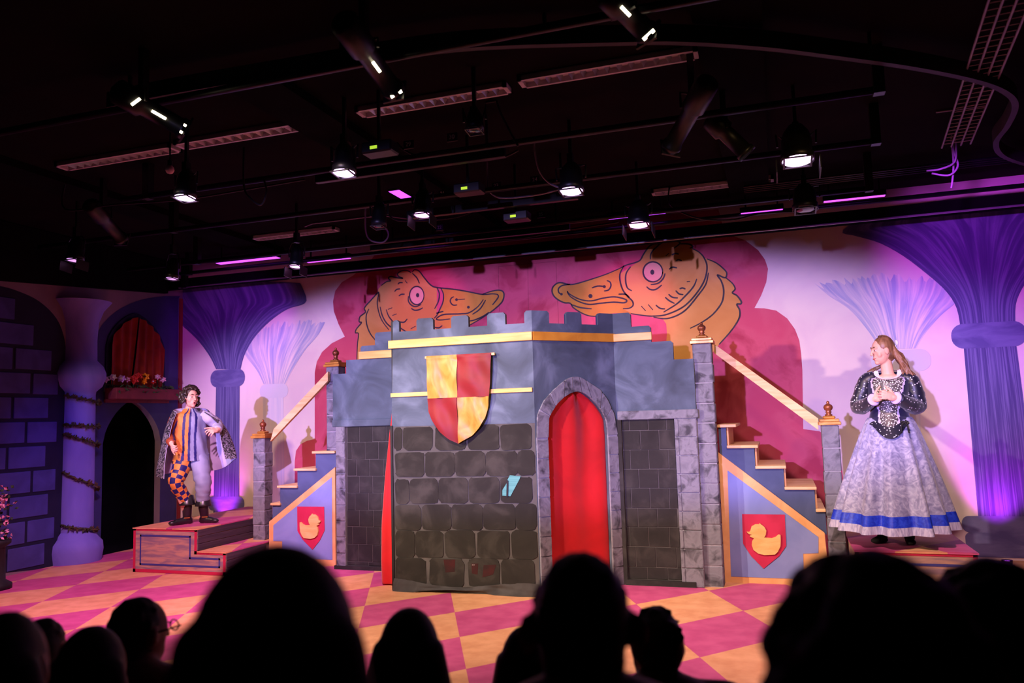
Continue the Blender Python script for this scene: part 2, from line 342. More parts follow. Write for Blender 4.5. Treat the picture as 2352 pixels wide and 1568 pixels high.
SR = [[(880,455),(750,510),(600,560),(480,595),(420,600),(350,585),(310,592),(275,625),(268,665),(285,705),(325,740),(380,765),(430,770),(460,810),(530,855),(600,882),(670,888)],[(430,600),(360,610),(325,640),(330,675),(355,688)],
 [(405,660),(430,690),(520,735),(620,748),(720,725),(820,712),(900,725),(940,745),(915,765),(820,760),(700,770),(600,780),(510,755),(440,715),(410,680),(405,660)],[(440,780),(520,808),(625,820)],
 [(760,565),(790,580),(797,615),(775,650),(735,660)],[(625,632),(680,615),(745,620)],[(915,430),(880,500),(878,560),(900,640),(940,700),(990,750),(995,790),(960,815),(905,818)],[(865,688),(930,690),(965,720)],[(975,440),(935,500),(930,570),(945,630),(985,658)],
 [(880,455),(940,425),(1050,390),(1090,330),(1140,260),(1190,235),(1230,240),(1180,290),(1155,330),(1152,375)],[(1230,245),(1280,215),(1350,205),(1420,225),(1365,275)],[(1420,235),(1500,238),(1535,262),(1505,275)],
 [(1530,278),(1590,310),(1635,360),(1662,440),(1640,560),(1560,690),(1450,800),(1300,870),(1180,885),(1080,878),(975,862)],[(1675,495),(1650,600),(1580,700),(1480,820),(1390,880),(1290,908),(1180,895)],[(1570,550),(1540,620),(1470,700),(1390,775),(1270,850)],
 [(1660,370),(1750,410),(1830,480),(1838,520),(1820,540),(1755,515),(1790,570),(1812,650),(1800,750),(1750,830),(1690,890),(1600,950),(1510,995)],[(1830,540),(1890,590),(1915,640),(1890,675),(1930,700),(1968,750),(1965,775),(1930,780),(1955,830),(1955,890),(1920,960),(1860,1040),(1770,1140)],
 [(1285,500),(1265,550),(1220,590),(1155,602)],[(1118,620),(1150,645),(1200,645),(1255,605)],[(1345,335),(1375,322),(1410,328)],[(1385,390),(1405,378),(1435,388)],[(1320,465),(1350,445),(1392,452)],[(1290,345),(1320,320)],[(1480,575),(1510,573)],[(1415,640),(1440,632),(1468,642)],
 [(1380,655),(1410,685),(1450,692)],[(1315,688),(1350,715),(1400,722)],[(1285,715),(1320,745),(1370,772)],[(1070,795),(1110,838)],[(1132,780),(1175,830)],[(1200,785),(1240,815),(1285,820)]]
lines('outline', SR, C6, duckR); eye(C6, 1175, 487, 88, 90, 1170, 490, 18, duckR, [(738,620,14),(613,705,19),(352,688,12)])
# painted palm columns
def fan(name, lc, rc, m, e, nu=60, nv=26, jag=0.0, parent=wall_back):
    lw_, rw_ = [Vector(p) for p in crom([Vector(q) for q in lc], 8)], [Vector(p) for p in crom([Vector(q) for q in rc], 8)]
    def at(c, t):
        k = t*(len(c)-1); i = min(int(k), len(c)-2); return c[i].lerp(c[i+1], k-i)
    jg = [1-jag*abs(math.sin(i*12.9898)*43758.5453 % 1) for i in range(nu+1)]
    def fn(u, v):
        t = v*jg[min(nu, int(u*nu+0.5))]
        a, b = at(lw_, t), at(rw_, t); p = a.lerp(b, u); bul = 4*u*(1-u)*v**1.5
        return (max(XL+0.004, min(XR, p.x)), YB-e, min(ZC-0.02, p.z + bul*(0.12 if jag else 0.06)))
    return MB().grid(fn, nu, nv).build(name, m, parent)
def shaft(name, l0, l1, r0, r1, m, e, parent=None):
    a, b, c, d = WP(*l0, e), WP(*l1, e), WP(*r0, e), WP(*r1, e)
    return MB().grid(lambda u, v: a.lerp(b, v).lerp(c.lerp(d, v), u), 8, 12).build(name, m, parent)
def rrect(x0, x1, z0, z1, r, y, n=6):
    out = []
    for cx, cz, a0 in ((x1-r, z1-r, 0), (x0+r, z1-r, 90), (x0+r, z0+r, 180), (x1-r, z0+r, 270)):
        for k in range(n+1):
            a = math.radians(a0+90*k/n); out.append((cx+r*math.cos(a), y, cz+r*math.sin(a)))
    return out
def cap_(name, p0, p1, m, e, parent, rr=0.45):
    a, b = WP(*p0), WP(*p1); z0, z1 = min(a.z, b.z), max(a.z, b.z)
    return MB().flat(rrect(a.x, b.x, z0, z1, (z1-z0)*rr, YB-e)).build(name, m, parent)
# left pale, left dark
c = fan('painted_palm_column', [WP(606,882), WP(590,850), WP(568,822), WP(556,800), WP(552,770)], [WP(656,882), WP(672,850), WP(700,805), WP(730,770), WP(748,738)], M_lcol, 0.0035, jag=0.16); c['label'] = 'pale lilac palm column painted beside the left staircase'
shaft('shaft', (604,905), (607,1240), (651,905), (655,1240), M_lshaft, 0.0030, c); cap_('capital', (597,915), (662,880), M_lshaft, 0.0046, c)
c = fan('painted_palm_column', [WP(497,848), WP(482,818), WP(458,785), WP(430,757), WP(400,735), WP(360,705), WP(330,660)], [WP(553,848), WP(562,815), WP(585,775), WP(620,738), WP(660,710), WP(704,693), WP(690,650)], M_dcol, 0.0052); c['label'] = 'violet palm column painted in the far corner'
shaft('shaft', (497,880), (490,1190), (551,880), (549,1190), M_dcol, 0.0050, c); cap_('capital', (484,890), (563,846), M_dcap, 0.0064, c); cap_('column_base', (478,1172), (562,1140), M_dcap, 0.0064, c)
# right pale, right dark
c = fan('painted_palm_column', [WP(2022,802), WP(1990,755), WP(1950,710), WP(1905,680), WP(1870,650)], [WP(2104,800), WP(2125,765), WP(2160,725), WP(2200,690), WP(2225,650)], M_lcol, 0.0035, jag=0.16); c['label'] = 'pale lilac palm column painted behind the woman'
shaft('shaft', (2038,850), (2040,1260), (2112,850), (2118,1260), M_lshaft, 0.0030, c); cap_('capital', (2003,856), (2136,800), M_lshaft, 0.0046, c)
lcv = [WP(*p) for p in [(2205,747),(2196,705),(2172,668),(2130,630),(2075,588),(2020,558),(1965,542),(1934,531),(1990,490)]]
axx = 0.5*(WP(2213,805).x+WP(2334,800).x)
c = fan('painted_palm_column', lcv, [Vector((2*axx-p.x, p.y, p.z)) for p in lcv], M_dcol, 0.0052); c['label'] = 'violet palm column painted at the right end of the mural'
shaft('shaft', (2213,795), (2247,1190), (2334,790), (2385,1190), M_dcol, 0.0050, c)
a_, b_ = WP(2187,802), WP(2187,745)
MB().flat(rrect(a_.x, 2*axx-a_.x, a_.z, b_.z, 0.12, YB-0.0064)).build('capital', M_dcap, c)
za, zb, zc_ = WP(2210,1222).z, WP(2210,1184).z, WP(2215,1278).z; xa = WP(2209,1200).x
MB().flat(rrect(xa, 2*axx-xa, za, zb, 0.07, YB-0.0064)).flat(rrect(xa+0.02, 2*axx-xa-0.02, max(zc_, 0.01), za, 0.05, YB-0.0064)).build('column_base', M_dcap, c)
# panel seams
mb = MB()
for s in ([(1145,612),(1147,715)],[(1277,600),(1283,745)],[(1145,612),(1277,600)],[(1212,606),(1214,712)]): ribbon(mb, [WP(*p, 0.0028) for p in s], 0.006, (0, -1, 0))
mb.build('panel_seam', mat('seam', rgb(120,34,52)), wall_back, fix=False)

# ------------------------------------------------------------------ left wall
def LP(px, py, e=0.003): p = PT(px, py, X=XL); p.x = XL+e; return p
# door opening notch (y, z)
dy0, dy1, dsp, dap = 7.99, 9.0, 1.42, 1.98; dm = 8.47
def arch_pts(y0, y1, zs, za, ym=None, n=14, pw=1.5):
    ym = 0.5*(y0+y1) if ym is None else ym; out = []
    for k in range(2*n+1):
        t = k/(2*n); y = y0+(y1-y0)*t; d = (ym-y)/(ym-y0) if y < ym else (y-ym)/(y1-ym)
        out.append((y, zs+(za-zs)*(1-d**pw)**(1/1.6)))
    return out
notch = [(dy0, 0.0)] + arch_pts(dy0, dy1, dsp, dap, dm) + [(dy1, 0.0)]
outl = [(3.0, 0.0)] + notch + [(YB, 0.0), (YB, ZC), (3.0, ZC)]
wall_left = struct(MB().prism(outl, lambda y, z: (XL, y, z), lambda y, z: (XL-0.1, y, z)).build('wall_left', M_lwall), 'dim side wall with painted arches and bricks', 'wall')
struct(MB().box(XL-0.8, XL-0.75, 7.6, 9.4, 0, 2.3).box(XL-0.8, XL-0.1, 7.6, 7.65, 0, 2.3).box(XL-0.8, XL-0.1, 9.35, 9.4, 0, 2.3).box(XL-0.8, XL-0.1, 7.6, 9.4, 2.3, 2.35).box(XL-0.8, XL-0.1, 7.6, 9.4, -0.05, 0.0).build('door_1', M_dark), 'dark pointed doorway in the side wall under the flower box', 'doorway')
MB().box(XL+0.001, XL+0.02, YB-0.07, YB-0.012, 0, 3.5).build('corner_trim', mat('trim_red', rgb(120,30,36)), wall_left)
arch1 = smooth_px([(-260,650),(-120,640),(-10,655),(40,668),(90,692),(130,732),(148,780),(152,830)], 4)+[(150,1300),(-260,1345)]
MB().flat([LP(x, y, 0.003) for x, y in arch1]).build('painted_arch', M_bluem, wall_left)['label'] = 'blue brick arch painted left of the column'
a2 = [LP(x, y, 0.003) for x, y in smooth_px([(213,880),(213,800),(226,758),(262,718),(312,692),(365,681),(413,680)], 5)]
def p3(y, z): return Vector((XL+0.003, y, z))
a2 = [p3(7.86, 0.0)] + [q for q in a2] + [p3(YB-0.08, 3.5), p3(YB-0.08, 0.0), p3(dy1, 0.0)] + [p3(y, z) for y, z in reversed(notch[1:-1])] + [p3(dy0, 0.0)]
MB().flat(a2).build('painted_arch', M_bluew, wall_left)['label'] = 'blue arch painted round window and doorway'
# painted bricks, row by row
def in_arch(z): return 7.32 if z < 2.35 else 7.32-(z-2.35)**1.6*0.75
row = 0; z = 0.04
while z < 3.0:
    h = 0.285; y = 5.7+(0.24 if row % 2 else 0.0)
    while y < 7.4:
        wd = 0.5+rnd.uniform(-0.03, 0.03); y1 = min(y+wd-0.035, in_arch(z+h)-0.03)
        if y1-y > 0.12:
            MB().cbox(XL+0.001, XL+0.016, y, y1, z+rnd.uniform(0, .012), z+h-0.035, 0.006).build('brick', M_blueb, wall_left)
        y += wd
    z += h; row += 1
# arched window with red curtains
wy0, wy1, wz0, wsp, wap = 8.05, 8.99, 2.14, 2.70, 3.12
wa = [(wy0, wz0)] + arch_pts(wy0, wy1, wsp, wap, 8.5) + [(wy1, wz0)]
win = struct(MB().prism([(wy0-0.05, wz0-0.03)] + arch_pts(wy0-0.05, wy1+0.05, wsp, wap+0.06, 8.5) + [(wy1+0.05, wz0-0.03)], lambda y, z: (XL+0.02, y, z), lambda y, z: (XL+0.004, y, z)).build('window_1', M_bluem), 'arched window frame above the flower box', 'window')
M_rcurt = mat('window_curtain', rgb(150,38,14), rgb(128,28,10), 5, 0.8)
def wtop(y):
    for (ya, za), (yb, zb) in zip(wa[1:-1], wa[2:-1]):
        if ya <= y <= yb+1e-6: return za+(zb-za)*(y-ya)/(yb-ya+1e-9)
    return wsp
for n_, (ya, yb, lab) in enumerate(((wy0, 8.44, 'dark red curtain, the narrower one in the arched window'), (8.46, wy1, 'dark red curtain, the wider one in the arched window'))):
    def fn(u, v):
        y = ya+(yb-ya)*u; skew = 0.10*(v-0.5)*(1 if n_ == 0 else 1)*(u if n_ == 0 else 1-u)
        y = min(wy1-0.001, max(wy0+0.001, y+skew)); zt = wtop(y)
        return (XL+0.05+0.018*math.sin(u*(24 if n_ else 18)+v*2), y, wz0+(zt-wz0)*v)
    mb = MB().grid(fn, 40, 14); o = mb.build('window_curtain', M_rcurt, smooth=True); tag(o, lab, 'curtain', 'curtains in the arched window')
# flower box and flowers
fb = thing('flower_box', 'reddish wooden flower box under the arched window', 'flower box', (XL+0.12, 8.55, 2.0))
M_box = mat('box_paint', rgb(120,40,52), rgb(104,32,44), 6, 0.7)
MB().cbox(XL+0.02, XL+0.22, 7.98, 9.14, 1.99, 2.14, 0.008).build('trough', M_box, fb); MB().box(XL+0.002, XL+0.03, 7.99, 9.12, 1.95, 1.99).build('bracket', M_box, fb)
M_leaf = mat('leaf_green', rgb(40,56,34), rgb(58,74,44), 12, 0.7)
mb = MB()
for k in range(150):
    c = Vector((XL+0.12+rnd.uniform(-.08, .12), rnd.uniform(7.99, 9.12), 2.13+rnd.uniform(-.07, .05))); a = rnd.uniform(0, 6.28); t = Vector((math.cos(a)*.6, math.sin(a), rnd.uniform(-.5, .7))).normalized()*0.045; s = t.orthogonal().normalized()*0.016
    mb.add([c-t, c+s, c+t, c-s], [(0, 1, 2, 3)])
o = mb.build('foliage', M_leaf, fb); o['kind'] = 'stuff'
def flower(px, py, size, petal, centre, label, n=6, group='flowers in the window box'):
    p = PT(px, py, X=XL+0.14); t = thing('flower', label, 'flower', p, group)
    d = (CAM-p).normalized(); d = (d+Vector((0, 0, 0.45))).normalized(); ex = d.orthogonal().normalized(); ey = d.cross(ex)
    mb = MB()
    for lay, (s, of) in enumerate(((1.0, 0.0), (0.7, 0.5))):
        for k in range(n):
            a = 2*math.pi*(k+of)/n; r = ex*math.cos(a)+ey*math.sin(a); q = d.cross(r); c = p+d*(0.004+0.012*lay)
            mb.add([c, c+r*size*s*.55+q*size*s*.34+d*.012, c+r*size*s+d*.004, c+r*size*s*.55-q*size*s*.34+d*.012], [(0, 1, 2, 3)])
    mb.build('petals', petal, t)
    MB().lathe([(0.0, -.008), (size*.26, -.002), (size*.22, .012), (0.0, .018)], p+d*0.016, 10, axis=d).build('flower_centre', centre, t, True)
    MB().tube([p, p-d*0.03-Vector((0, 0, .05)), Vector((XL+0.12, p.y, 2.08))], 0.006, 6).build('stem', M_leaf, t)
Pw, Pl, Pp, Pr, Po, Pd = [mat('petal_'+n, rgb(*c1), rgb(*c2), 20, 0.6) for n, c1, c2 in (('white', (226,214,226), (206,190,216)), ('lilac', (204,150,210), (180,120,196)), ('pink', (232,160,190), (214,130,170)), ('red', (200,36,30), (170,24,24)), ('orange', (244,150,20), (226,120,12)), ('dark', (56,26,16), (70,34,20)))]
for f in ((242,872,.055,Pw,Pl,'pale lilac flower at the left end of the window box'),(259,867,.055,Pw,Pw,'white flower second from the left in the window box'),(279,870,.06,Pl,Pw,'lilac flower left of the big red bloom in the box'),(292,872,.045,Pp,Pw,'small pink flower touching the big red bloom'),
          (307,872,.075,Pr,Pr,'big red bloom in the middle of the window box'),(318,864,.06,Pr,Pr,'red bloom just left of the orange daisy'),(333,866,.065,Po,Pd,'orange daisy with dark centre in the window box'),(331,877,.045,Po,Po,'small orange bloom below the orange daisy'),
          (352,877,.042,Pr,Pw,'small red flower right of the orange daisy'),(362,866,.045,Pp,Pw,'pink flower standing tall near the right of the box'),(374,872,.05,Pp,Pw,'pale pink flower at the right end of the window box')): flower(*f)
# relief column on the left wall with garlands
yc = 0.5*(LP(145,1000).y+LP(208,1000).y); zz = lambda py: LP(175, py).z
cl = thing('relief_column', 'lavender half column wrapped in vines on the side wall', 'column', (XL+0.01, yc, 0))
M_col = mat('column_paint', rgb(112,104,178), rgb(132,122,196), 2.5, 0.8, stretch=(1, 1, .4))
def half(name, prof): return MB().lathe(prof, (XL+0.001, yc, 0), 20, a0=-math.pi/2, a1=math.pi/2).build(name, M_col, cl, True)
half('shaft', [(0.205, zz(1222)), (0.20, zz(1000)), (0.195, zz(905))])
half('capital', [(0.195, zz(908)), (0.20, zz(900)), (0.27, zz(888)), (0.31, zz(868)), (0.31, zz(858)), (0.28, zz(842)), (0.205, zz(828)), (0.20, zz(780)), (0.215, zz(740)), (0.27, zz(712)), (0.36, zz(692))])
half('column_base', [(0.30, 0.0), (0.32, zz(1262)), (0.31, zz(1245)), (0.25, zz(1232)), (0.24, zz(1225)), (0.205, zz(1218))])
M_vine = mat('vine_brown', rgb(84,58,34), rgb(60,64,36), 14, 0.8)
for i, (pa, pb, lab) in enumerate((((146,908),(208,928),'vine garland just below the capital of the side column'),((146,974),(207,978),'nearly level vine garland, second from the top on the side column'),((146,996),(205,1026),'steep vine garland, third from the top on the side column'),((144,1084),(203,1128),'long sloping vine garland halfway down the side column'),((146,1204),(203,1216),'vine garland round the foot of the side column'))):
    za, zb = LP(*pa).z, LP(*pb).z; P = []
    for k in range(19):
        a = -math.pi/2+math.pi*k/18; P.append(Vector((XL+0.02+0.215*math.cos(a), yc+0.22*math.sin(a), za+(zb-za)*k/18-0.02*math.sin(math.pi*k/18))))
    t = thing('vine_garland', lab, 'garland', P[9], 'vine garlands round the side column')
    MB().tube([p+Vector((0, 0, .008*math.sin(k*2.3))) for k, p in enumerate(P)], 0.013, 6).build('stem', M_vine, t, True)
    mb = MB()
    for k in range(90):
        p = P[rnd.randrange(19)]; d = Vector((rnd.gauss(0, 1), rnd.gauss(0, 1), rnd.gauss(0, .7))).normalized(); d.x = abs(d.x); s = d.orthogonal().normalized()*0.012
        mb.add([p, p+d*.025+s, p+d*.05, p+d*.025-s], [(0, 1, 2, 3)])
    o = mb.build('leaves', M_vine, t); o['kind'] = 'stuff'
# pink flower stand at the frame's edge
fs = PT(-14, 1280, X=XL+0.55); fs.z = 0
t = thing('flower_stand', 'dark pedestal with pink blossoms at the left edge', 'flower stand', fs)
MB().lathe([(0.17, 0), (0.17, .05), (0.11, .09), (0.10, .42), (0.15, .46), (0.15, .50), (0.0, .50)], fs, 16).build('pedestal', M_black, t, True)
mb = MB(); mb2 = MB(); ztop = PT(6, 1115, X=fs.x).z
for k in range(260):
    p = fs+Vector((rnd.gauss(0, .075), rnd.gauss(0, .075), 0.5+rnd.random()*(ztop-.5))); d = Vector((rnd.gauss(0, 1), rnd.gauss(0, 1), rnd.gauss(.3, 1))).normalized(); s = d.orthogonal().normalized(); q = d.cross(s); r = .022
    (mb if k % 3 else mb2).add([p+s*r, p+q*r, p-s*r, p-q*r, p+d*r*.7], [(0, 1, 4), (1, 2, 4), (2, 3, 4), (3, 0, 4)])
o = mb.build('blossoms', Pp, t); o['kind'] = 'stuff'; o = mb2.build('foliage', M_leaf, t); o['kind'] = 'stuff'
# black borders hung below the ceiling
bl = MB().box(XL, XR, 9.02, 9.10, 3.575, 3.72).build('stage_border', M_dark); tag(bl, 'black border beam running along the top of the mural', 'border')
mbx = MB(); mbx.add([(XL+.02,3.0,3.03),(XL+.10,3.0,3.03),(XL+.10,9.0,3.52),(XL+.02,9.0,3.52),(XL+.02,3.0,3.99),(XL+.10,3.0,3.99),(XL+.10,9.0,3.99),(XL+.02,9.0,3.99)], [(0,3,2,1),(4,5,6,7),(0,1,5,4),(1,2,6,5),(2,3,7,6),(3,0,4,7)]); bl = mbx.build("stage_border", M_dark); tag(bl, "black sloping border along the top of the side wall", "border")
# ------------------------------------------------------------------ castle set
M_cblue = mat('castle_blue', rgb(52,62,74), rgb(104,117,138), 2.6, 0.7, c3=rgb(73,85,102), lo=0.30, hi=0.72, dist=0.9, detail=9)
M_gold = mat('castle_gold', rgb(226,186,112), rgb(206,160,84), 6, 0.45, stretch=(.4, 1, 3))
M_gold_shade = mat('castle_gold_shade', rgb(196,138,48), rgb(180,122,40), 6, 0.45)  # same gold, with the angled doorway panel's shade put into the colour
M_mortar = mat('scrim_mortar', rgb(88,85,84), rgb(74,72,71), 4, 0.9)
M_scrim = mat('scrim_stone', rgb(34,32,30), rgb(62,59,55), 4, 0.9, c3=rgb(41,39,36), lo=0.32, hi=0.7)
M_dmort = mat('dark_joint', rgb(88,84,84), rgb(74,72,72), 5, 0.85)
M_dbrick = mat('dark_brick', rgb(32,30,31), rgb(56,53,53), 5, 0.85, c3=rgb(39,37,38), lo=0.3, hi=0.72)
M_stone = mat('foam_stone', rgb(104,104,116), rgb(58,58,66), 9, 0.75, bump=0.5, c3=rgb(120,120,132), lo=0.3, hi=0.68)
M_joint = mat('stone_joint', rgb(150,148,160), rgb(130,128,140), 12, 0.8)
M_redc = mat('red_cloth', rgb(196,16,24), rgb(180,12,20), 3, 0.7, sheen=0.2)
M_wood = mat('pale_wood', rgb(226,190,140), rgb(206,164,112), 5, 0.55, stretch=(.6, 2, 6))
M_trim = mat('trim_tan', rgb(226,172,116), rgb(212,156,100), 5, 0.6)
M_lav = mat('panel_lavender', rgb(128,140,194), rgb(112,126,182), 2.4, 0.75)
M_sblue = mat('stringer_blue', rgb(76,88,124), rgb(62,74,106), 3, 0.75)
castle = thing('castle_facade', 'grey blue painted castle tower set with battlements and gold bands', 'stage set', (-2.85, 7.2, 0))
Y1, Y3, YW = 6.90, 7.55, 7.75
A_, B_ = Vector((-2.11, Y1, 0)), Vector((-1.48, Y3, 0)); DU = (B_-A_).normalized(); DN = Vector((DU.y, -DU.x, 0)); DLEN = (B_-A_).length
def C4(x, y): return (860+x/3.92, 690+y/3.92)
def C5b(x, y): return (860+x/3.92, 1000+y/3.92)
def C7(x, y): return (1380+x/3.563, 960+y/3.563)
def C3(x, y): return (560+x/2.6125, 740+y/2.6125)
def C6b(x, y): return (1380+x/3.92, 690+y/3.92)
def p1(px, py, e=0.0): p = PT(px, py, Y=Y1-e); return (p.x, p.z)
def pd(px, py): p = PTP(px, py, A_, DN); return ((p-A_).dot(DU), p.z)
def p3_(px, py): p = PT(px, py, Y=Y3); return (p.x, p.z)
def pw(px, py): p = PT(px, py, Y=YW); return (p.x, p.z)
def f1(e): return lambda x, z: (x, Y1-e, z)
def fd(e): return lambda s, z: tuple(A_+DU*s+DN*e+Vector((0, 0, z)))
def f3(e): return lambda x, z: (x, Y3-e, z)
def fw(e): return lambda x, z: (x, YW-e, z)
def merlons(spans, u0, u1, zf, zt, ch=0.02):   # battlement outline from u0 to u1
    out = []
    for a, b in spans:
        a_, b__ = max(a, u0), min(b, u1)
        if a_ > u0+1e-4: out += [(a_, zf), (a_, zt-ch), (a_+ch, zt)]
        else: out += [(u0, zt)]
        if b__ < u1-1e-4: out += [(b__-ch, zt), (b__, zt-ch), (b__, zf)]
        else: out += [(u1, zt)]
    return out
# front panel
x0, x1 = -3.57, -2.11
ms = [(p1(*C4(a, 200))[0], p1(*C4(b, 200))[0]) for a, b in ((165,221),(378,528),(690,846),(1015,1179),(1350,1425))]
front = MB().prism([(x0, 1.55)] + merlons(ms, x0, x1, 2.475, 2.59) + [(x1, 1.55)], f1(0), f1(-.04)).build('front_panel', M_cblue, castle)
lower = MB().box(x0, x1, Y1+0.002, Y1+0.03, 0.0, 1.55).build('scrim_panel', M_mortar, castle)
MB().box(x0-0.012, x0+0.012, Y1-0.012, Y1+0.05, 0, 1.56).build('edge_strip', M_black, castle)
MB().cbox(x0-0.012, x1+0.006, Y1-0.03, Y1, 2.31, 2.39, .004).build('gold_band', M_gold, castle)
for a, b in ((x0, x1-0.012),): MB().cbox(a, b, Y1-0.018, Y1, 1.835, 1.875, .003).build('gold_moulding', M_gold, castle)
rows = [(((1128, 1350), (1105, 1345)), [(178,248),(262,522),(550,820),(845,1120),(1138,1410)], C4),
        (((150, 372), (132, 358)), [(190,448),(460,718),(728,997),(1008,1285),(1292,1445)], C5b), (((392, 615), (368, 600)), [(190,308),(320,572),(580,843),(853,1122),(1140,1420)], C5b),
        (((628, 850), (612, 845)), [(188,420),(432,690),(702,972),(985,1268),(1275,1455)], C5b), (((860, 1092), (855, 1105)), [(190,362),(370,620),(640,905),(932,1215),(1240,1462)], C5b),
        (((1105, 1340), (1118, 1362)), [(192,462),(500,805),(850,1125),(1148,1440)], C5b)]
def rquad(u0, u1, za, zb, r, n=4):
    out = []
    for cx, cz, a0 in ((u1-r, zb-r, 0), (u0+r, zb-r, 90), (u0+r, za+r, 180), (u1-r, za+r, 270)):
        for k in range(n+1):
            a = math.radians(a0+90*k/n); out.append((cx+r*math.cos(a), cz+r*math.sin(a)))
    return out
for ri, (((ta, ba), (tb, bb)), spans, Cf) in enumerate(rows):
    for a, b in spans:
        k = ((a+b)/2-180)/1270; tp, bt = ta+(tb-ta)*k, ba+(bb-ba)*k
        q0, q1 = p1(*Cf(a, bt)), p1(*Cf(b, tp)); u0, u1 = max(q0[0], x0+.016), min(q1[0], x1-.006); zb = min(q1[1], 1.545)
        j = lambda: rnd.uniform(-.006, .006)
        MB().prism([(u+j(), z+j()) for u, z in rquad(u0, u1, max(q0[1], .04), zb, 0.045)], f1(.005), f1(-.002)).build('stone', M_scrim, lower)
# crumpled hem of the scrim
def hem(u, v):
    x = x0+0.01+(x1-x0-0.02)*u; n_ = mnoise.noise(Vector((u*9, v*3, 1.3))); f = math.sin(u*17+v*4)*.012
    return (x, Y1-0.012-0.05*v*(0.6+0.4*math.sin(u*5+1))+f*v+0.02*n_, 0.085+0.03*math.sin(u*6.3+2)*(1-v)-(0.08+0.03*math.sin(u*6.3+2))*v+0.0*v)
o = MB().grid(hem, 60, 8).build('scrim_hem', mat('scrim_cloth', rgb(72,70,70), rgb(58,56,56), 6, 0.9), castle, True)
for q in ([(625,1115),(730,1115),(725,1225),(640,1230)],[(875,1150),(938,1150),(930,1250),(880,1240)],[(985,1165),(1100,1160),(1070,1250),(975,1275)]):
    MB().flat([(p1(*C5b(x, y))[0], Y1-.0065, p1(*C5b(x, y))[1]) for x, y in q]).build('red_patch', mat('faint_red', rgb(62,24,26), rgb(46,26,26), 9, 0.9), lower)
# doorway panel, with pointed opening
inner = [pd(*C4(x, y)) for x, y in ((1552,1110),(1562,1060),(1590,1000),(1640,925),(1700,868),(1760,832),(1820,816),(1880,832),(1950,885),(2010,950),(2055,1015),(2082,1075),(2092,1130))]
outer = [pd(*C4(x, y)) for x, y in ((1442,1110),(1462,1030),(1518,905),(1605,808),(1712,715),(1760,692),(1808,685),(1850,694),(1892,718),(2018,800),(2085,885),(2148,1022),(2182,1130))]
inner[0] = (inner[0][0], 1.40); inner[-1] = (inner[-1][0], 1.40); outer[0] = (max(outer[0][0], .008), 1.40); outer[-1] = (min(outer[-1][0], DLEN-.008), 1.40)
outer = [(min(max(s, .008), DLEN-.008), z) for s, z in outer]
ms = [(pd(*C4(a, 200))[0], pd(*C4(b, 200))[0]) for a, b in ((1418,1574),(1728,1866),(2012,2150))]; ms[0] = (0.0, ms[0][1]); ms[-1] = (ms[-1][0], DLEN)
outl = [(0, 0), (0, 2.475)] + merlons(ms, 0, DLEN, 2.475, 2.59) + [(DLEN, 0), (inner[-1][0], 0)] + list(reversed(inner)) + [(inner[0][0], 0)]
door = MB().prism(outl, fd(0), fd(-.04)).build('doorway_panel', M_cblue, castle)
MB().prism([(0, 2.31), (DLEN, 2.31), (DLEN, 2.39), (0, 2.39)], fd(.024), fd(0)).build('gold_band', M_gold_shade, castle)
def lerp2(P, t):
    k = t*(len(P)-1); i = min(int(k), len(P)-2); f = k-i; return (P[i][0]+(P[i+1][0]-P[i][0])*f, P[i][1]+(P[i+1][1]-P[i][1])*f)
NV = 9
for k in range(NV):
    t0, t1 = k/NV+.006, (k+1)/NV-.006; n_ = 5
    pts = [lerp2(outer, t0+(t1-t0)*i/n_) for i in range(n_+1)] + [lerp2(inner, t1+(t0-t1)*i/n_) for i in range(n_+1)]
    MB().prism(pts, fd(.022), fd(.001)).build('arch_stone', M_stone, door)
ring = [lerp2(outer, i/40) for i in range(41)] + [lerp2(inner, 1-i/40) for i in range(41)]
MB().prism(ring, fd(.012), fd(.0005)).build('arch_joint', M_joint, door)
for sa, sb in ((outer[0][0], inner[0][0]), (inner[-1][0], outer[-1][0])):
    MB().prism([(sa, 0), (sb, 0), (sb, 1.40), (sa, 1.40)], fd(.012), fd(.0005)).build('jamb_joint', M_joint, door)
    for k in range(8):
        za, zb = 1.40*k/8+.004, 1.40*(k+1)/8-.004
        MB().prism(rquad(sa+.002, sb-.002, za, zb, .008, 2), fd(.022), fd(.001)).build('jamb_stone', M_stone, door)
# right panel
x0, x1 = -1.48, -0.725; xs = p3_(1448.7, 740)[0]; xe = p3_(1495, 770)[0]; xm = p3_(1546, 800)[0]
right = MB().prism([(x0, 1.55), (x0, 2.59), (xs-.02, 2.59), (xs, 2.57), (xs, 2.45), (xe-.02, 2.45), (xe, 2.43), (xe, 2.29), (xm-.02, 2.29), (xm, 2.27), (xm, 2.11), (x1, 2.11), (x1, 1.55)], f3(0), f3(-.04)).build('right_panel', M_cblue, castle)
MB().cbox(x0+.004, xe+.01, Y3-.03, Y3, 2.31, 2.385, .004).build('gold_band', M_gold, castle)
MB().cbox(x0+.01, x1+.02, Y3-.025, Y3, 1.55, 1.635, .006).build('grey_lintel', M_stone, castle)
dr = MB().box(x0+.04, -0.93, Y3+.012, Y3+.03, 0.05, 1.56).build('brick_door', M_dmort, castle)
MB().box(x0+.002, x0+.045, Y3-.02, Y3+.02, 0, 1.56).build('door_post', M_dbrick, castle); MB().box(x0+.03, -0.80, Y3-.03, Y3+.03, 0, 0.05).build('door_sill', M_dbrick, castle)
zr = [1.555]+[p3_(*C7(430, y))[1] for y in (98, 258, 417, 573, 738, 892, 1055, 1222)]+[0.055]
spl = [[170,230,385,535,650],[172,322,476,650],[175,240,392,552,655],[185,310,470,630,660],[190,248,402,560,668],[200,302,462,625,674],[205,235,390,560,678],[212,285,450,620,682],[220,380,548,688]]
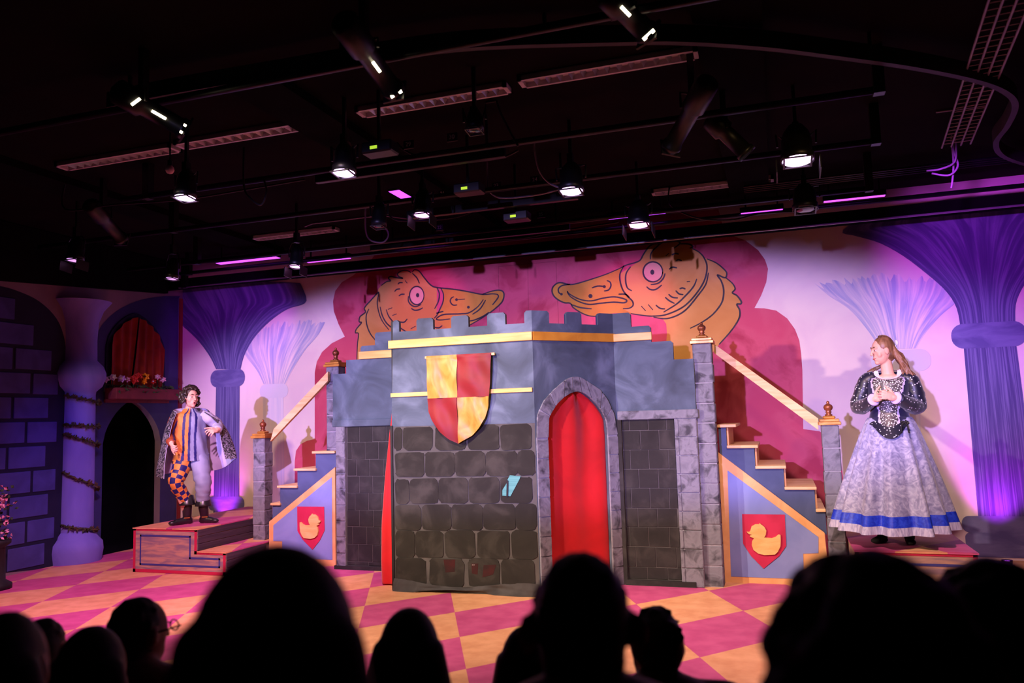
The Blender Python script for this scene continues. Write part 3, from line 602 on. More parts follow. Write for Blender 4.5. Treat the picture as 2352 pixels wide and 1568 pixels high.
for r_ in range(9):
    for a, b in zip(spl[r_][:-1], spl[r_][1:]):
        ym = [57,178,338,496,657,815,973,1140,1285][r_]; ua, ub = max(p3_(*C7(a, ym))[0], x0+.047)+.003, min(p3_(*C7(b, ym))[0], -0.932)-.003
        if ub-ua < .012: continue
        j = lambda: rnd.uniform(-.003, .003)
        MB().cbox(ua, ub, Y3+.006, Y3+.0125, zr[r_+1]+.003+j(), zr[r_]-.003, .0025).build('brick', M_dbrick, dr)
pil = MB().box(-0.93, -0.725, Y3-.012, Y3+.04, 0, 1.55).build('pilaster', M_joint, castle)
for k in range(9):
    for ua, ub in ((-0.928, -0.895), (-0.892, -0.727)): MB().cbox(ua, ub, Y3-.022, Y3-.012, 1.55*k/9+.003, 1.55*(k+1)/9-.003, .004).build('stone', M_stone, pil)
# left wing panel
xa, xb, xc, xd_ = pw(764,860)[0], pw(795,830)[0], pw(828,800)[0], pw(861,770)[0]; xe2 = -3.97
wing = MB().prism([(xa, 1.60), (xa, 2.15), (xb, 2.15), (xb, 2.30), (xc, 2.30), (xc, 2.43), (xc+.02, 2.45), (xd_, 2.45), (xd_, 2.57), (xd_+.02, 2.59), (xe2, 2.59), (xe2, 1.60)], fw(0), fw(-.04)).build('left_panel', M_cblue, castle)
MB().cbox(xc-.01, xe2, YW-.03, YW, 2.30, 2.385, .004).build('gold_band', M_gold, castle)
MB().cbox(xa, xe2, YW-.02, YW, 1.555, 1.635, .006).build('blue_lintel', M_cblue, castle)
rp = MB().prism([(0, 0), (1, 0), (1, 2.59), (0, 2.59)], lambda s, z: (-3.585+(xe2+3.585)*s, Y1+.045+(YW-Y1-.05)*s, z), lambda s, z: (-3.555+(xe2+3.585)*s, Y1+.045+(YW-Y1-.05)*s, z)).build('return_panel', M_black, castle)
dl_ = MB().box(pw(795,1100)[0], xe2, YW+.012, YW+.03, 0.04, 1.56).build('brick_door', M_dmort, castle); MB().box(xa+.02, xe2, YW-.03, YW+.03, 0, .04).build('door_sill', M_dbrick, castle)
zr = [1.555]+[pw(*C3(720, y))[1] for y in (718, 822, 922, 1023, 1126, 1226, 1332, 1437)]+[.045]
spl = [[618,690,770,850,905],[618,645,725,805,880,905],[618,672,752,835,905],[618,690,770,850,905],[618,665,745,825,905],[618,690,775,855,905],[618,650,735,815,905],[618,685,770,850,905],[618,665,745,825,905]]
for r_ in range(9):
    for a, b in zip(spl[r_][:-1], spl[r_][1:]):
        ym = [676,770,872,972,1074,1176,1279,1384,1465][r_]; ua, ub = pw(*C3(a, ym))[0]+.003, min(pw(*C3(b, ym))[0]-.003, xe2)
        if ub-ua > .012: MB().cbox(ua, ub, YW+.006, YW+.0125, zr[r_+1]+.003+rnd.uniform(-.003, .003), zr[r_]-.003, .0025).build('brick', M_dbrick, dl_)
ua, ub = pw(773.5,1100)[0], pw(794.5,1100)[0]
pil = MB().box(ua, ub, YW-.012, YW+.04, 0, 1.56).build('pilaster', M_joint, castle)
for k in range(9): MB().cbox(ua+.002, ub-.002, YW-.022, YW-.012, 1.56*k/9+.003, 1.56*(k+1)/9-.003, .004).build('stone', M_stone, pil)
MB().box(-4.75, -0.72, YW+.22, 8.75, 1.42, 1.47).box(-4.75, -4.70, 8.70, 8.75, 0, 1.42).box(-0.77, -0.72, 8.70, 8.75, 0, 1.42).build('upper_deck', M_black, castle)

# ------------------------------------------------------------------ curtains and banner
def cspan(z):   # opening half edges at height z
    l = [q for q in [(inner[0][0], 0.0)]+inner if q[0] < 0.5*(inner[0][0]+inner[-1][0])+.001]; r = [q for q in inner+[(inner[-1][0], 0.0)] if q[0] > 0.5*(inner[0][0]+inner[-1][0])-.001]
    def itp(P):
        for a, b in zip(P[:-1], P[1:]):
            lo, hi = min(a[1], b[1]), max(a[1], b[1])
            if lo <= z <= hi and hi > lo: return a[0]+(b[0]-a[0])*(z-a[1])/(b[1]-a[1])
        return P[-1][0]
    return itp(l), itp(list(reversed(r)))
sap = inner[6][0]; zap = inner[6][1]
def dcurt(u, v):
    z = 0.012+(zap-0.012+0.02)*v; l, r = cspan(min(z, zap-.003)); l -= .03; r += .03; s = l+(r-l)*u; k = (s-sap)
    fold = 0.034*math.sin(u*15+0.9*math.sin(v*3))*(0.3+0.7*v)+0.026*math.sin(u*7+2-v*2.5)
    swag = 0.035*math.sin(6.0*v+u*5)*(max(0, .25-abs(v-.62))*3)*(1-abs(2*u-1))
    bul = 0.05*math.sin(math.pi*min(1, max(0, u)))*(1-.5*v)
    return A_+DU*s+DN*(-.075+fold*.6+swag+bul*.5)+Vector((0, 0, z))
o = MB().grid(dcurt, 90, 60).build('doorway_curtain', M_redc, smooth=True); tag(o, 'bright red curtain hanging in the pointed stone doorway', 'curtain')
LE = [(1345,877),(1290,875),(1200,876),(1100,884),(1000,893),(930,900)]
rings = []
for k in range(25):
    t = k/24*(len(LE)-1); i = min(int(t), len(LE)-2); f = t-i; py = LE[i][0]+(LE[i+1][0]-LE[i][0])*f; px = LE[i][1]+(LE[i+1][1]-LE[i][1])*f
    a = PT(px, py, Y=7.12); xr = -3.60+0.0*k; z = max(a.z, .012) if k else .012; hw = max(.008, (xr-a.x)/2); cx = (xr+a.x)/2
    rings.append([Vector((cx+hw*math.cos(q)*(1+.10*math.sin(5*q+1)), 7.16+.10*min(1, hw/.08)*math.sin(q)*(1+.15*math.sin(5*q)), z)) for q in [2*math.pi*m_/28 for m_ in range(28)]])
o = MB().loft(rings).build('side_curtain', M_redc, smooth=True); tag(o, 'narrow red curtain bunched beside the dark scrim wall', 'curtain')
# banner
ban = thing('heraldic_banner', 'quartered red and gold shield banner on the castle front', 'banner', (PT(*C4(755, 880), Y=Y1).x, Y1-.05, 1.9))
M_bred = mat('banner_red', rgb(128,7,22), rgb(110,5,16), 4, 0.55, sheen=.3); M_bgold = mat('banner_gold', rgb(206,144,66), rgb(182,116,44), 3, 0.4, stretch=(2, 2, 1), dist=2.0)
a, b = PT(*C4(458, 515), Y=Y1-.03), PT(*C4(1086, 478), Y=Y1-.03)
MB().cbox(a.x, b.x, Y1-.045, Y1-.020, a.z-.012, a.z+.012, .003).build('rod', M_wood, ban)
zt = a.z+.012; zm = PT(*C4(755, 872), Y=Y1-.03).z; zb = PT(*C4(760, 1288), Y=Y1-.03).z
LB = [PT(*C4(*p), Y=Y1-.03) for p in ((478,512),(481,640),(483,760),(484,880),(495,1000),(530,1080),(600,1180),(680,1250),(760,1288))]; RB = [PT(*C4(*p), Y=Y1-.03) for p in ((1056,478),(1055,600),(1050,720),(1042,850),(1030,950),(1003,1060),(958,1140),(880,1220),(760,1288))]
def edge(P, z):
    for p, q in zip(P[:-1], P[1:]):
        if q.z <= z <= p.z: return p.x+(q.x-p.x)*(p.z-z)/(p.z-q.z+1e-9)
    return P[0].x if z > P[0].z else P[-1].x
xmid = PT(*C4(757, 880), Y=Y1-.03).x
def quarter(side, za, zb_, m_, ph):
    def fn(u, v):
        z = za+(zb_-za)*v; e = edge(LB if side < 0 else RB, z); x = xmid+(e-xmid)*u
        wr = .007*math.sin((x-xmid)*30*1+z*9+ph)+.012*mnoise.noise(Vector((x*9, z*5, ph)))+.006*math.sin(z*22+x*14)
        near = min(1.0, max(0.0, (zt-z)/.06)); return (x, Y1-.048-.010*near+wr*near-.012*(1-near)*math.sin(min(1, (zt-z)/.06+0.2)*math.pi), z)
    mb = MB().grid(fn, 24, 24); o = mb.build('cloth_quarter', m_, ban, True); return o
quarter(-1, zt, zm, M_bgold, 0.3); quarter(1, zt, zm, M_bred, 1.3); quarter(-1, zm, zb, M_bred, 2.3); quarter(1, zm, zb, M_bgold, 3.3)
# teal slit in the scrim, built as a flat patch on its face
tl = [(1222,357),(1320,365),(1305,400),(1228,545),(1155,540),(1155,490),(1195,425),(1200,400)]
c_ = PT(*C5b(1230, 450), Y=Y1); t = thing('teal_slit', 'small pale teal slit in the dark stone scrim, built as a patch', 'slit', c_)
MB().prism([p1(*C5b(x, y)) for x, y in tl], f1(.010), f1(.006)).build('sheet', mat('teal_slit_fill', rgb(92,158,152), rgb(76,140,136), 1.0, 0.6, stretch=(2, 2, 90), dist=0), t)
q = [p1(*C5b(x, y)) for x, y in ((1196,398),(1211,405),(1208,545),(1192,548))]
MB().prism(q, f1(.016), f1(.010)).build('dark_strip', M_black, t)

# ------------------------------------------------------------------ newel posts
M_capg = mat('cap_gold', rgb(206,150,72), rgb(172,112,52), 7, 0.35, metal=0.35); M_fin = mat('finial_copper', rgb(150,84,56), rgb(120,62,44), 6, 0.3, metal=0.5)
def newel(label, cx, cy, w_, z0, z1, zf, n):
    t = thing('newel_post', label, 'post', (cx, cy, z0), 'stone newel posts with finials'); h = w_/2
    core = MB().box(cx-h+.006, cx+h-.006, cy-h+.006, cy+h-.006, z0, z1).build('core', M_joint, t)
    for k in range(n):
        za, zb = z0+(z1-z0)*k/n+.002, z0+(z1-z0)*(k+1)/n-.002; j = rnd.uniform(-.003, .003)
        MB().cbox(cx-h+j, cx+h+j, cy-h+j, cy+h+j, za, zb, .009).build('stone_block', M_stone, t)
    cp = MB().cbox(cx-h-.022, cx+h+.022, cy-h-.022, cy+h+.022, z1, z1+.03, .004).build('cap', M_capg, t)
    MB().cbox(cx-h-.008, cx+h+.008, cy-h-.008, cy+h+.008, z1+.03, z1+.055, .004).build('cap_moulding', M_capg, cp)
    k = .055; MB().add  # pyramid step
    MB().cbox(cx-k, cx+k, cy-k, cy+k, z1+.055, z1+.082, .012).build('cap_top', M_capg, cp)
    s = (zf-z1-.082)/.135
    MB().lathe([(0.030, 0), (0.034, .008*s), (0.022, .018*s), (0.020, .026*s), (0.030, .034*s), (0.020, .042*s), (0.034, .056*s), (0.041, .074*s), (0.036, .092*s), (0.018, .106*s), (0.011, .112*s), (0.014, .120*s), (0.010, .129*s), (0, .135*s)], (cx, cy, z1+.082), 18).build('finial', M_fin, t, True)
newel('tall stone newel post at the top of the right staircase', -0.645, 7.67, .175, 0, 2.25, 2.465, 12)
newel('short stone newel post beside the woman at the right staircase foot', 0.440, 7.75, .148, 0, 1.455, 1.675, 7)
newel('tall newel post half hidden behind the left castle wing', -4.865, 8.02, .165, 0, 2.25, 2.48, 12)
newel('short stone newel post near the man at the left staircase foot', -5.90, 8.06, .165, .25, 1.445, 1.67, 7)

# ------------------------------------------------------------------ staircases
def fy(y): return lambda x, z: (x, y, z)
def stairs(label, shared, YS, tread, string, tri, inn, rail, riser):
    t = thing('staircase', label, 'staircase', (sum(a for a, _ in tri)/len(tri), YS+.4, 0), 'staircases of the castle')
    for (xa, xb, z) in tread: MB().cbox(xa, xb, YS-.03, YS+.9, z-.028, z, .004).build('tread', M_wood, t)
    for (x, za, zb) in riser: MB().box(x-.008, x+.008, YS+.035, YS+.9, za, zb).build('riser', M_trim, t)
    MB().prism(string, fy(YS), fy(YS+.03)).build('stringer', M_sblue, t); MB().prism(string, fy(YS+.87), fy(YS+.9)).build('stringer', M_sblue, t)
    pn = MB().prism(tri, fy(YS-.022), fy(YS+.01)).build('side_panel', M_trim, t); MB().prism(inn, fy(YS-.026), fy(YS-.021)).build('panel_field', M_lav, pn)
    a, b, c, d = rail; MB().prism([a, b, c, d], fy(YS-.03), fy(YS+.012)).build('handrail', M_wood, t)
    return t
YR, YL = 7.84, 7.90
def pr(c): p = PT(*c, Y=YR); return (p.x, p.z)
def pl(c): p = PT(*c, Y=YL); return (p.x, p.z)
stairs('right staircase with pale treads and lavender duck shield panel', None, YR,
    [(-.56,-.385,1.48),(-.48,-.195,1.28),(-.23,.045,1.085),(.02,.30,.89),(.28,.365,.69)],
    [(-.55,1.45),(-.48,1.45),(-.48,1.25),(-.23,1.25),(-.23,1.055),(.02,1.055),(.02,.86),(.28,.86),(.28,.66),(.362,.66),(.362,.45),pr(C7(975,310))],
    [(-.562, pr(C7(972,305))[1]+.03),pr(C7(1830,935)),(.358,0.0),(-.562,0.0)],
    [pr(C7(1038,425)),pr(C7(1780,970)),pr(C7(1780,1100)),pr(C7(1655,1105)),(pr(C7(1665,1330))[0], .055),(pr(C7(1068,1310))[0], .055)],
    [pr(C6b(1025,395)),pr(C6b(1955,1060)),pr(C6b(1958,1165)),pr(C6b(1020,472))],
    [(-.47,1.28,1.45),(-.22,1.085,1.25),(.03,.89,1.055),(.29,.69,.86)])
stairs('left staircase rising to the castle from the man\'s platform', None, YL,
    [(-5.10,-4.80,1.285),(-5.345,-5.05,1.09),(-5.57,-5.30,.895),(-5.66,-5.53,.695)],
    [(-4.80,1.255),(-5.065,1.255),(-5.065,1.06),(-5.31,1.06),(-5.31,.865),(-5.545,.865),(-5.545,.665),(-5.65,.665),(-5.65,.50),(-4.80,1.10)],
    [(-4.80,1.10),(-5.68,.48),(-5.68,0.0),(-4.80,0.0)],
    [(-4.84,.99),(-5.62,.44),(-5.62,.26),(-5.50,.26),(-5.50,.07),(-4.84,.07)],
    [pl(C3(512,296)),pl(C3(188,640)),pl(C3(168,714)),pl(C3(512,352))],
    [(-5.075,1.09,1.255),(-5.32,.895,1.06),(-5.555,.695,.865)])
# duck shields
M_shield = mat('shield_pink', rgb(196,44,86), rgb(180,36,74), 4, 0.6); M_cut = mat('duck_cutout', rgb(232,190,126), rgb(218,172,106), 5, 0.55, stretch=(1, 1, 4))
duck = [(1195,922),(1215,925),(1225,915),(1235,880),(1265,862),(1295,862),(1303,853),(1310,862),(1340,885),(1355,915),(1350,950),(1337,970),(1400,975),(1430,965),(1455,945),(1470,948),(1472,990),(1470,1040),(1450,1085),(1425,1108),(1340,1112),(1290,1100),(1250,1070),(1237,1030),(1240,1000),(1255,975),(1235,968),(1222,962),(1222,955),(1240,948),(1210,940)]
sh = [pr(C7(*p)) for p in ((1157,782),(1505,786),(1517,1040),(1460,1122),(1332,1225),(1230,1122),(1165,1020))]; dk = [pr(C7(*p)) for p in duck]
cx = sum(p[0] for p in sh)/7
t = thing('duck_shield', 'pink shield with duck facing left on the right stair panel', 'shield', (cx, YR-.03, .5), 'duck shields on the stair panels')
MB().prism(sh, fy(YR-.034), fy(YR-.026)).build('shield_board', M_shield, t); MB().prism(dk, fy(YR-.052), fy(YR-.034)).build('duck_cutout', M_cut, t)
q0, q1, q2 = pl(C3(330,1103)), pl(C3(493,1106)), pl(C3(403,1360)); bx0, bx1 = min(p[0] for p in sh), max(p[0] for p in sh); bz0, bz1 = min(p[1] for p in sh), max(p[1] for p in sh)
def mir(p): return (q1[0]-(p[0]-bx0)/(bx1-bx0)*(q1[0]-q0[0]), q2[1]+(p[1]-bz0)/(bz1-bz0)*(q0[1]-q2[1]))
t = thing('duck_shield', 'pink shield with duck facing right on the left stair panel', 'shield', (0.5*(q0[0]+q1[0]), YL-.03, .5), 'duck shields on the stair panels')
MB().prism([mir(p) for p in sh], fy(YL-.034), fy(YL-.026)).build('shield_board', M_shield, t); MB().prism([mir(p) for p in dk], fy(YL-.052), fy(YL-.034)).build('duck_cutout', M_cut, t)

# ------------------------------------------------------------------ platforms
M_pf = mat('platform_front', rgb(190,150,124), rgb(140,116,124), 4, 0.7, stretch=(1, 1, 7)); M_pe = mat('platform_edge', rgb(190,36,74)); M_pb = mat('platform_line', rgb(64,64,130)); M_plank = mat('plank_dark', rgb(78,64,76), rgb(58,50,62), 5, 0.7, stretch=(1, .3, 8))
def lineloop(mb, P, w_, y):
    P = [Vector((x, y, z)) for x, z in P]
    for a, b in zip(P, P[1:]+P[:1]):
        d = (b-a).normalized(); s = d.cross(Vector((0, -1, 0)))*w_/2; a2, b2 = a-d*w_/2, b+d*w_/2; mb.add([a2-s, b2-s, b2+s, a2+s], [(0, 1, 2, 3)])
yF = 7.17; ZP = .49
t = thing('stage_platform', 'stepped pink topped platform under the man in the cape', 'platform', (-6.4, 8.2, 0), 'stage platforms')
Lp = [(-6.97, 0.004), (-5.72, 0.004), (-5.72, .25), (-6.10, .25), (-6.10, ZP), (-6.97, ZP)]
body = MB().box(-6.97, -6.10, yF, 9.2, 0.002, ZP-.012).box(-6.10, -5.72, yF, 8.30, 0.002, .238).build('body', M_pf, t)
MB().box(-6.98, -6.09, yF-.01, 9.2, ZP-.012, ZP).build('top', M_floor, t); MB().box(-6.09, -5.71, yF-.01, 8.30, .238, .25).build('step_top', M_floor, t)
mb = MB(); lineloop(mb, [(-6.955, .02), (-5.735, .02), (-5.735, .235), (-6.115, .235), (-6.115, ZP-.015), (-6.955, ZP-.015)], .034, yF-.003); mb.build('border', M_pe, t, fix=False)
mb = MB(); lineloop(mb, [(-6.87, .09), (-5.80, .09), (-5.80, .175), (-6.19, .175), (-6.19, ZP-.085), (-6.87, ZP-.085)], .02, yF-.003); mb.build('inner_border', M_pb, t, fix=False)
for k in range(3): MB().cbox(-6.10, -6.088, yF+.01, 8.95, .25+.076*k+.003, .25+.076*(k+1)-.003, .003).build('plank', M_plank, t)
for k in range(3): MB().cbox(-5.72, -5.708, yF+.01, 7.86, .004+.078*k+.003, .004+.078*(k+1)-.003, .003).build('plank', M_plank, t)
ZQ = .45; yG = 7.06
t = thing('stage_platform', 'low pink topped platform under the woman in the gown', 'platform', (1.0, 7.8, 0), 'stage platforms')
MB().box(.53, 1.41, yG, 8.65, 0.002, ZQ-.012).build('body', M_pf, t); MB().box(.525, 1.42, yG-.01, 8.65, ZQ-.012, ZQ).build('top', M_floor, t)
mb = MB(); lineloop(mb, [(.545, .02), (1.395, .02), (1.395, ZQ-.015), (.545, ZQ-.015)], .034, yG-.003); mb.build('border', M_pe, t, fix=False)
mb = MB(); lineloop(mb, [(.63, .10), (1.31, .10), (1.31, ZQ-.10), (.63, ZQ-.10)], .02, yG-.003); mb.build('inner_border', M_pb, t, fix=False)
# ------------------------------------------------------------------ ceiling structure and lighting rig
M_metal = mat('rig_black', rgb(18,17,20), rgb(24,23,26), 9, 0.42, metal=0.2, spec=.5)
M_pipe = mat('rig_pipe', rgb(30,29,36), rgb(38,37,44), 12, 0.35, metal=0.5, spec=.5)
M_white = mat('troffer_white', rgb(206,198,204), rgb(190,184,192), 8, 0.4)
M_silver = mat('louvre_metal', rgb(214,220,220), None, rough=0.25, metal=0.7)
M_glow = mat('lamp_glow', rgb(250,235,255), emit=(0.86, 0.52, 1.0, 1), es=7.0)
M_glowm = mat('lamp_glow_magenta', rgb(250,200,255), emit=(1.0, 0.34, 0.92, 1), es=4.0)
M_glowd = mat('lamp_glow_dim', rgb(220,180,220), emit=(0.75, 0.35, 0.9, 1), es=1.0)
M_off = mat('lamp_lens_dark', rgb(30,28,34), None, rough=0.1, spec=.8)
M_slit = mat('lamp_slit', rgb(255,240,210), emit=(1.0, 0.86, 0.55, 1), es=9.0)
M_led = mat('led_violet', rgb(180,60,255), emit=(0.50, 0.05, 1.0, 1), es=2.6)
M_disp = mat('led_display', rgb(190,230,40), emit=(0.55, 0.85, 0.05, 1), es=0.7)
M_tag = mat('number_ink', rgb(248,244,244))
M_cable = mat('cable_black', rgb(26,24,26), rgb(40,36,40), 6, 0.5); M_cablew = mat('cable_grey', rgb(150,140,160), rgb(130,120,140), 6, 0.5)
for k, x in enumerate((-6.45, -3.30, -0.15, 3.0)):
    struct(MB().box(x-.2, x+.2, 4.3, 9.0, ZC-.07, ZC).build('trim_%d' % (k+1), M_dark), 'dark beam crossing the ceiling towards the mural', 'beam')
def troffer(x0, x1, y, label, n=14):
    t = thing('ceiling_troffer', label, 'ceiling light', ((x0+x1)/2, y, ZC), 'louvred ceiling troffers'); h = .075; z0, z1 = ZC-.045, ZC-.002
    MB().box(x0, x1, y-h, y+h, z1-.006, z1).build('housing', M_white, t)
    MB().box(x0, x1, y-h, y-h+.02, z0, z1).box(x0, x1, y+h-.02, y+h, z0, z1).box(x0, x0+.03, y-h, y+h, z0, z1).box(x1-.03, x1, y-h, y+h, z0, z1).build('frame', M_white, t)
    for k in range(1, n):
        x = x0+.03+(x1-x0-.06)*k/n; mb = MB(); mb.add([(x-.022, y-h+.02, z1-.006), (x+.022, y-h+.02, z1-.006), (x, y-h+.02, z0), (x-.022, y+h-.02, z1-.006), (x+.022, y+h-.02, z1-.006), (x, y+h-.02, z0)], [(0, 1, 2), (3, 5, 4), (0, 2, 5, 3), (1, 4, 5, 2)]); mb.build('louvre_blade', M_silver, t)
for (a, b, y, lab) in ((-6.0,-4.72,5.25,'louvred ceiling strip light at the far left of the front row'),(-4.66,-3.28,5.22,'louvred ceiling strip light left of centre in the front row'),(-2.92,-1.70,5.18,'louvred ceiling strip light right of centre in the front row'),(-1.60,-0.36,5.13,'louvred ceiling strip light at the right of the front row'),(-1.15,0.10,8.35,'louvred ceiling strip light of the back row near the right duck'),(-6.2,-5.0,8.3,'louvred ceiling strip light of the back row above the left stairs')): troffer(a, b, y, lab)
def pipe(name, P, r, label, m=None, cat='pipe', grp='rig pipes', drops=()):
    t = thing(name, label, cat, P[0], grp); MB().tube(P, r, 10).build('tube', m or M_pipe, t, True)
    for d in drops: MB().box(d[0]-.035, d[0]+.035, d[1]-.035, d[1]+.035, d[2]-.03, ZC-.002).build('drop_post', M_metal, t)
    return t
pipe('rig_pipe', [(-7.6,4.0,3.74),(3.4,4.0,3.74)], .026, 'black rig pipe nearest the audience', drops=((-6.6,4.0,3.74),(2.8,4.0,3.74)))
pipe('rig_pipe', [(-5.6,5.55,3.70),(0.74,5.55,3.70)], .026, 'rig pipe with blue sheen ending at the upper drop post', drops=((0.76,5.55,3.70),(-5.3,5.55,3.70)))
pipe('rig_pipe', [(-7.9,6.65,3.70),(0.84,6.65,3.70)], .026, 'rig pipe ending at the middle drop post', drops=((0.86,6.65,3.70),(-6.0,6.65,3.70)))
pipe('rig_pipe', [(-7.9,7.95,3.66),(0.92,7.95,3.66)], .026, 'rig pipe ending at the lowest drop post', drops=((0.94,7.95,3.66),(-6.8,7.95,3.66)))
pipe('rig_pipe', [(-7.9,8.72,3.72),(3.2,8.72,3.72)], .024, 'rig pipe closest to the mural border', drops=((-7.6,8.72,3.72),(3.0,8.72,3.72)))
for k in range(4): pipe('conduit', [(-0.2,8.25+.07*k,3.90),(2.3,8.25+.07*k,3.90)], .012, ('nearest','second','third','farthest')[k]+' of four thin conduits along the ceiling at right', grp='ceiling conduits', cat='conduit')
# curved track
trk = crom([PT(x, y, Z=3.80) for x, y in ((250,250),(380,222),(660,175),(900,135),(1100,112),(1400,102),(1560,100),(1750,112),(1900,130),(2100,158),(2245,188),(2312,215),(2332,245),(2314,290),(2288,328),(2302,358),(2360,380),(2450,400))], 8)
rings = []
for i, p in enumerate(trk):
    d = (trk[min(i+1, len(trk)-1)]-trk[max(i-1, 0)]).normalized(); s = d.cross(Vector((0, 0, 1))).normalized()*.022
    rings.append([p-s, p+s, p+s+Vector((0, 0, .11)), p-s+Vector((0, 0, .11))])
t = thing('curtain_track', 'black curtain track curving across the ceiling to the right', 'track', trk[0])
MB().loft(rings).build('rail', mat('track_grey', rgb(60,52,58), rgb(52,46,50), 5, 0.6), t)
for k in range(4, len(trk), 16): MB().box(trk[k].x-.01, trk[k].x+.01, trk[k].y-.01, trk[k].y+.01, 3.9, ZC-.002).build('hanger', M_metal, t)
# cable tray
a, b = PT(2335, -40, Z=3.86), PT(2196, 335, Z=3.86); d = (b-a).normalized(); s = d.cross(Vector((0, 0, 1))).normalized()*.11
t = thing('cable_tray', 'wire ladder cable tray at the upper right of the ceiling', 'cable tray', a)
for sg in (-1, -.33, .33, 1): MB().tube([a+s*sg, b+s*sg], .008, 6).build('side_wire', M_cablew, t)
n_ = int((b-a).length/.09)
for k in range(n_): MB().tube([a+d*(.09*k)-s, a+d*(.09*k)+s], .006, 5).build('rung', M_cablew, t)
# lamps
def lamp(px, py, label, glow, zl=3.42, tilt=(0, -.12, -1), r=.085, zp=3.70, L=.24, door=False):
    p = PT(px, py, Z=zl); ax = -Vector(tilt).normalized(); t = thing('stage_lamp', label, 'stage lamp', p, 'stage lamps hung from the rig')
    MB().lathe([(r*.97, .03), (r*.97, .0), (r*1.04, .0), (r*1.04, .05), (r*.92, .06), (r*.95, L*.55), (r*.80, L*.8), (r*.45, L), (0, L*1.02)], p, 20, axis=ax, cap=False).build('body', M_metal, t, True)
    MB().lathe([(0, -.008), (r*.55, -.006), (r*.90, .002), (r*.92, .02)], p, 20, axis=ax, cap=False).build('lens', glow, t, True)
    ex = Vector((1, 0, 0)); c = p+ax*(L*.45); top = Vector((c.x, c.y, zp-.09))
    MB().tube([c-ex*(r+.02), c-ex*(r+.025)+Vector((0, 0, .1)), top-ex*(r*.9), top+ex*(r*.9), c+ex*(r+.025)+Vector((0, 0, .1)), c+ex*(r+.02)], .008, 6).build('yoke', M_metal, t)
    MB().obox(top+Vector((0, 0, .05)), (.022, 0, 0), (0, .03, 0), (0, 0, .055)).box(top.x-.012, top.x+.012, top.y-.012, top.y+.012, top.z, ZC-.002).build('clamp', M_metal, t)
    q = p-ax*.012; MB().lathe([(r*1.08, 0), (r*1.25, 0), (r*1.25, .008), (r*1.08, .008), (r*1.08, 0)], q, 4, axis=ax, cap=False).build('gel_frame', M_metal, t)
    if door:
        for sg in (-1, 1): MB().obox(q-ax*.05+ex*sg*(r*1.3), ex*.004, ax*.05, ax.cross(ex)*(r*.9)).build('barn_door', M_metal, t)
    return t
lamp(425, 455, 'glowing lamp below the far left strip light', M_glow)
lamp(790, 398, 'glowing lamp left of centre under the upper pipe', M_glow)
lamp(1312, 440, 'largest glowing lamp hanging in the centre of the rig', M_glow, zl=3.40, r=.10)
lamp(1832, 370, 'blue lit glowing lamp at the right on the upper pipe', M_glow, r=.115, L=.28, door=True)
lamp(970, 494, 'magenta glowing lamp in the middle cluster', M_glowm, r=.08, door=True)
lamp(1467, 517, 'glowing lamp in front of the right duck head', M_glowm, zl=3.38, r=.105, zp=3.66, door=True)
lamp(680, 612, 'small glowing lamp above the left staircase', M_glowm, zl=3.30, r=.075, zp=3.66, door=True)
lamp(172, 598, 'dim blue lit lamp at the far left', M_glowd, zl=3.36, r=.085, door=True)
lamp(395, 640, 'nearly dark lamp in the corner above the man', M_glowd, zl=3.28, r=.07, zp=3.66)
lamp(1850, 482, 'unlit lamp in front of the mural at the right', M_off, zl=3.36, r=.105, zp=3.66)
lamp(870, 520, 'unlit lamp with coiled cable left of the cluster', M_off, zl=3.42, r=.07)
lamp(1090, 300, 'small dark lamp hung between the strip lights', M_off, zl=3.55, r=.06, L=.16)
def profile(pa, pb, za, zb, label, slits=(), m=M_metal, r=.07):
    a, b = PT(*pa, Z=za), PT(*pb, Z=zb); d = (b-a).normalized(); L_ = (b-a).length
    t = thing('profile_spot', label, 'stage lamp', a, 'long profile spotlights')
    MB().lathe([(0, -.02), (r*.9, 0), (r*1.15, .02), (r*1.15, L_*.38), (r*.85, L_*.42), (r*.85, L_*.92), (r*1.0, L_*.93), (r*1.0, L_), (r*.8, L_), (r*.8, L_-.02)], a, 18, axis=d, cap=False).build('barrel', m, t, True)
    MB().lathe([(0, 0), (r*.8, 0)], b-d*.004, 18, axis=d).build('lens', M_off, t)
    MB().lathe([(r*1.05, 0), (r*1.4, 0), (r*1.4, .012), (r*1.05, .012), (r*1.05, 0)], b, 4, axis=d, cap=False).build('gel_frame', m, t)
    mid = a+d*(L_*.4); s = d.cross(Vector((0, 0, 1))).normalized(); top = Vector((mid.x, mid.y, 3.72))
    MB().tube([mid-s*(r*1.25), top-s*(r*1.25), top+s*(r*1.25), mid+s*(r*1.25)], .009, 6).build('yoke', m, t)
    MB().box(top.x-.02, top.x+.02, top.y-.025, top.y+.025, 3.70, ZC-.002).build('clamp', m, t)
    for (x, y, x2, y2, zf) in slits:
        c = a+d*(L_*zf); rr = r*(1.17 if zf < .4 else .9)
        n_ = (CAM-c); n_ = (n_-d*n_.dot(d)).normalized(); q = c+n_*rr; e = d*x2+n_.cross(d)*y2; f = (n_.cross(d)*x2-d*y2).normalized()*.008
        MB().obox(q, e, f, n_*.004).build('light_slit', M_slit, t)
    return t
profile((262,205),(425,298),3.70,3.52,'warm glowing profile spotlight at the left of the front bar',((0,0,.012,.030,.30),(0,0,.0,.032,.965),(0,0,.045,.0,.62)))
profile((785,45),(906,210),3.74,3.56,'warm glowing profile spotlight in the middle of the front bar',((0,0,.04,.0,.55),(0,0,.006,.036,.95)))
profile((1392,-20),(1488,78),3.80,3.66,'warm glowing profile spotlight at the right of the front bar',((0,0,.035,.0,.35),(0,0,.004,.036,.93)))
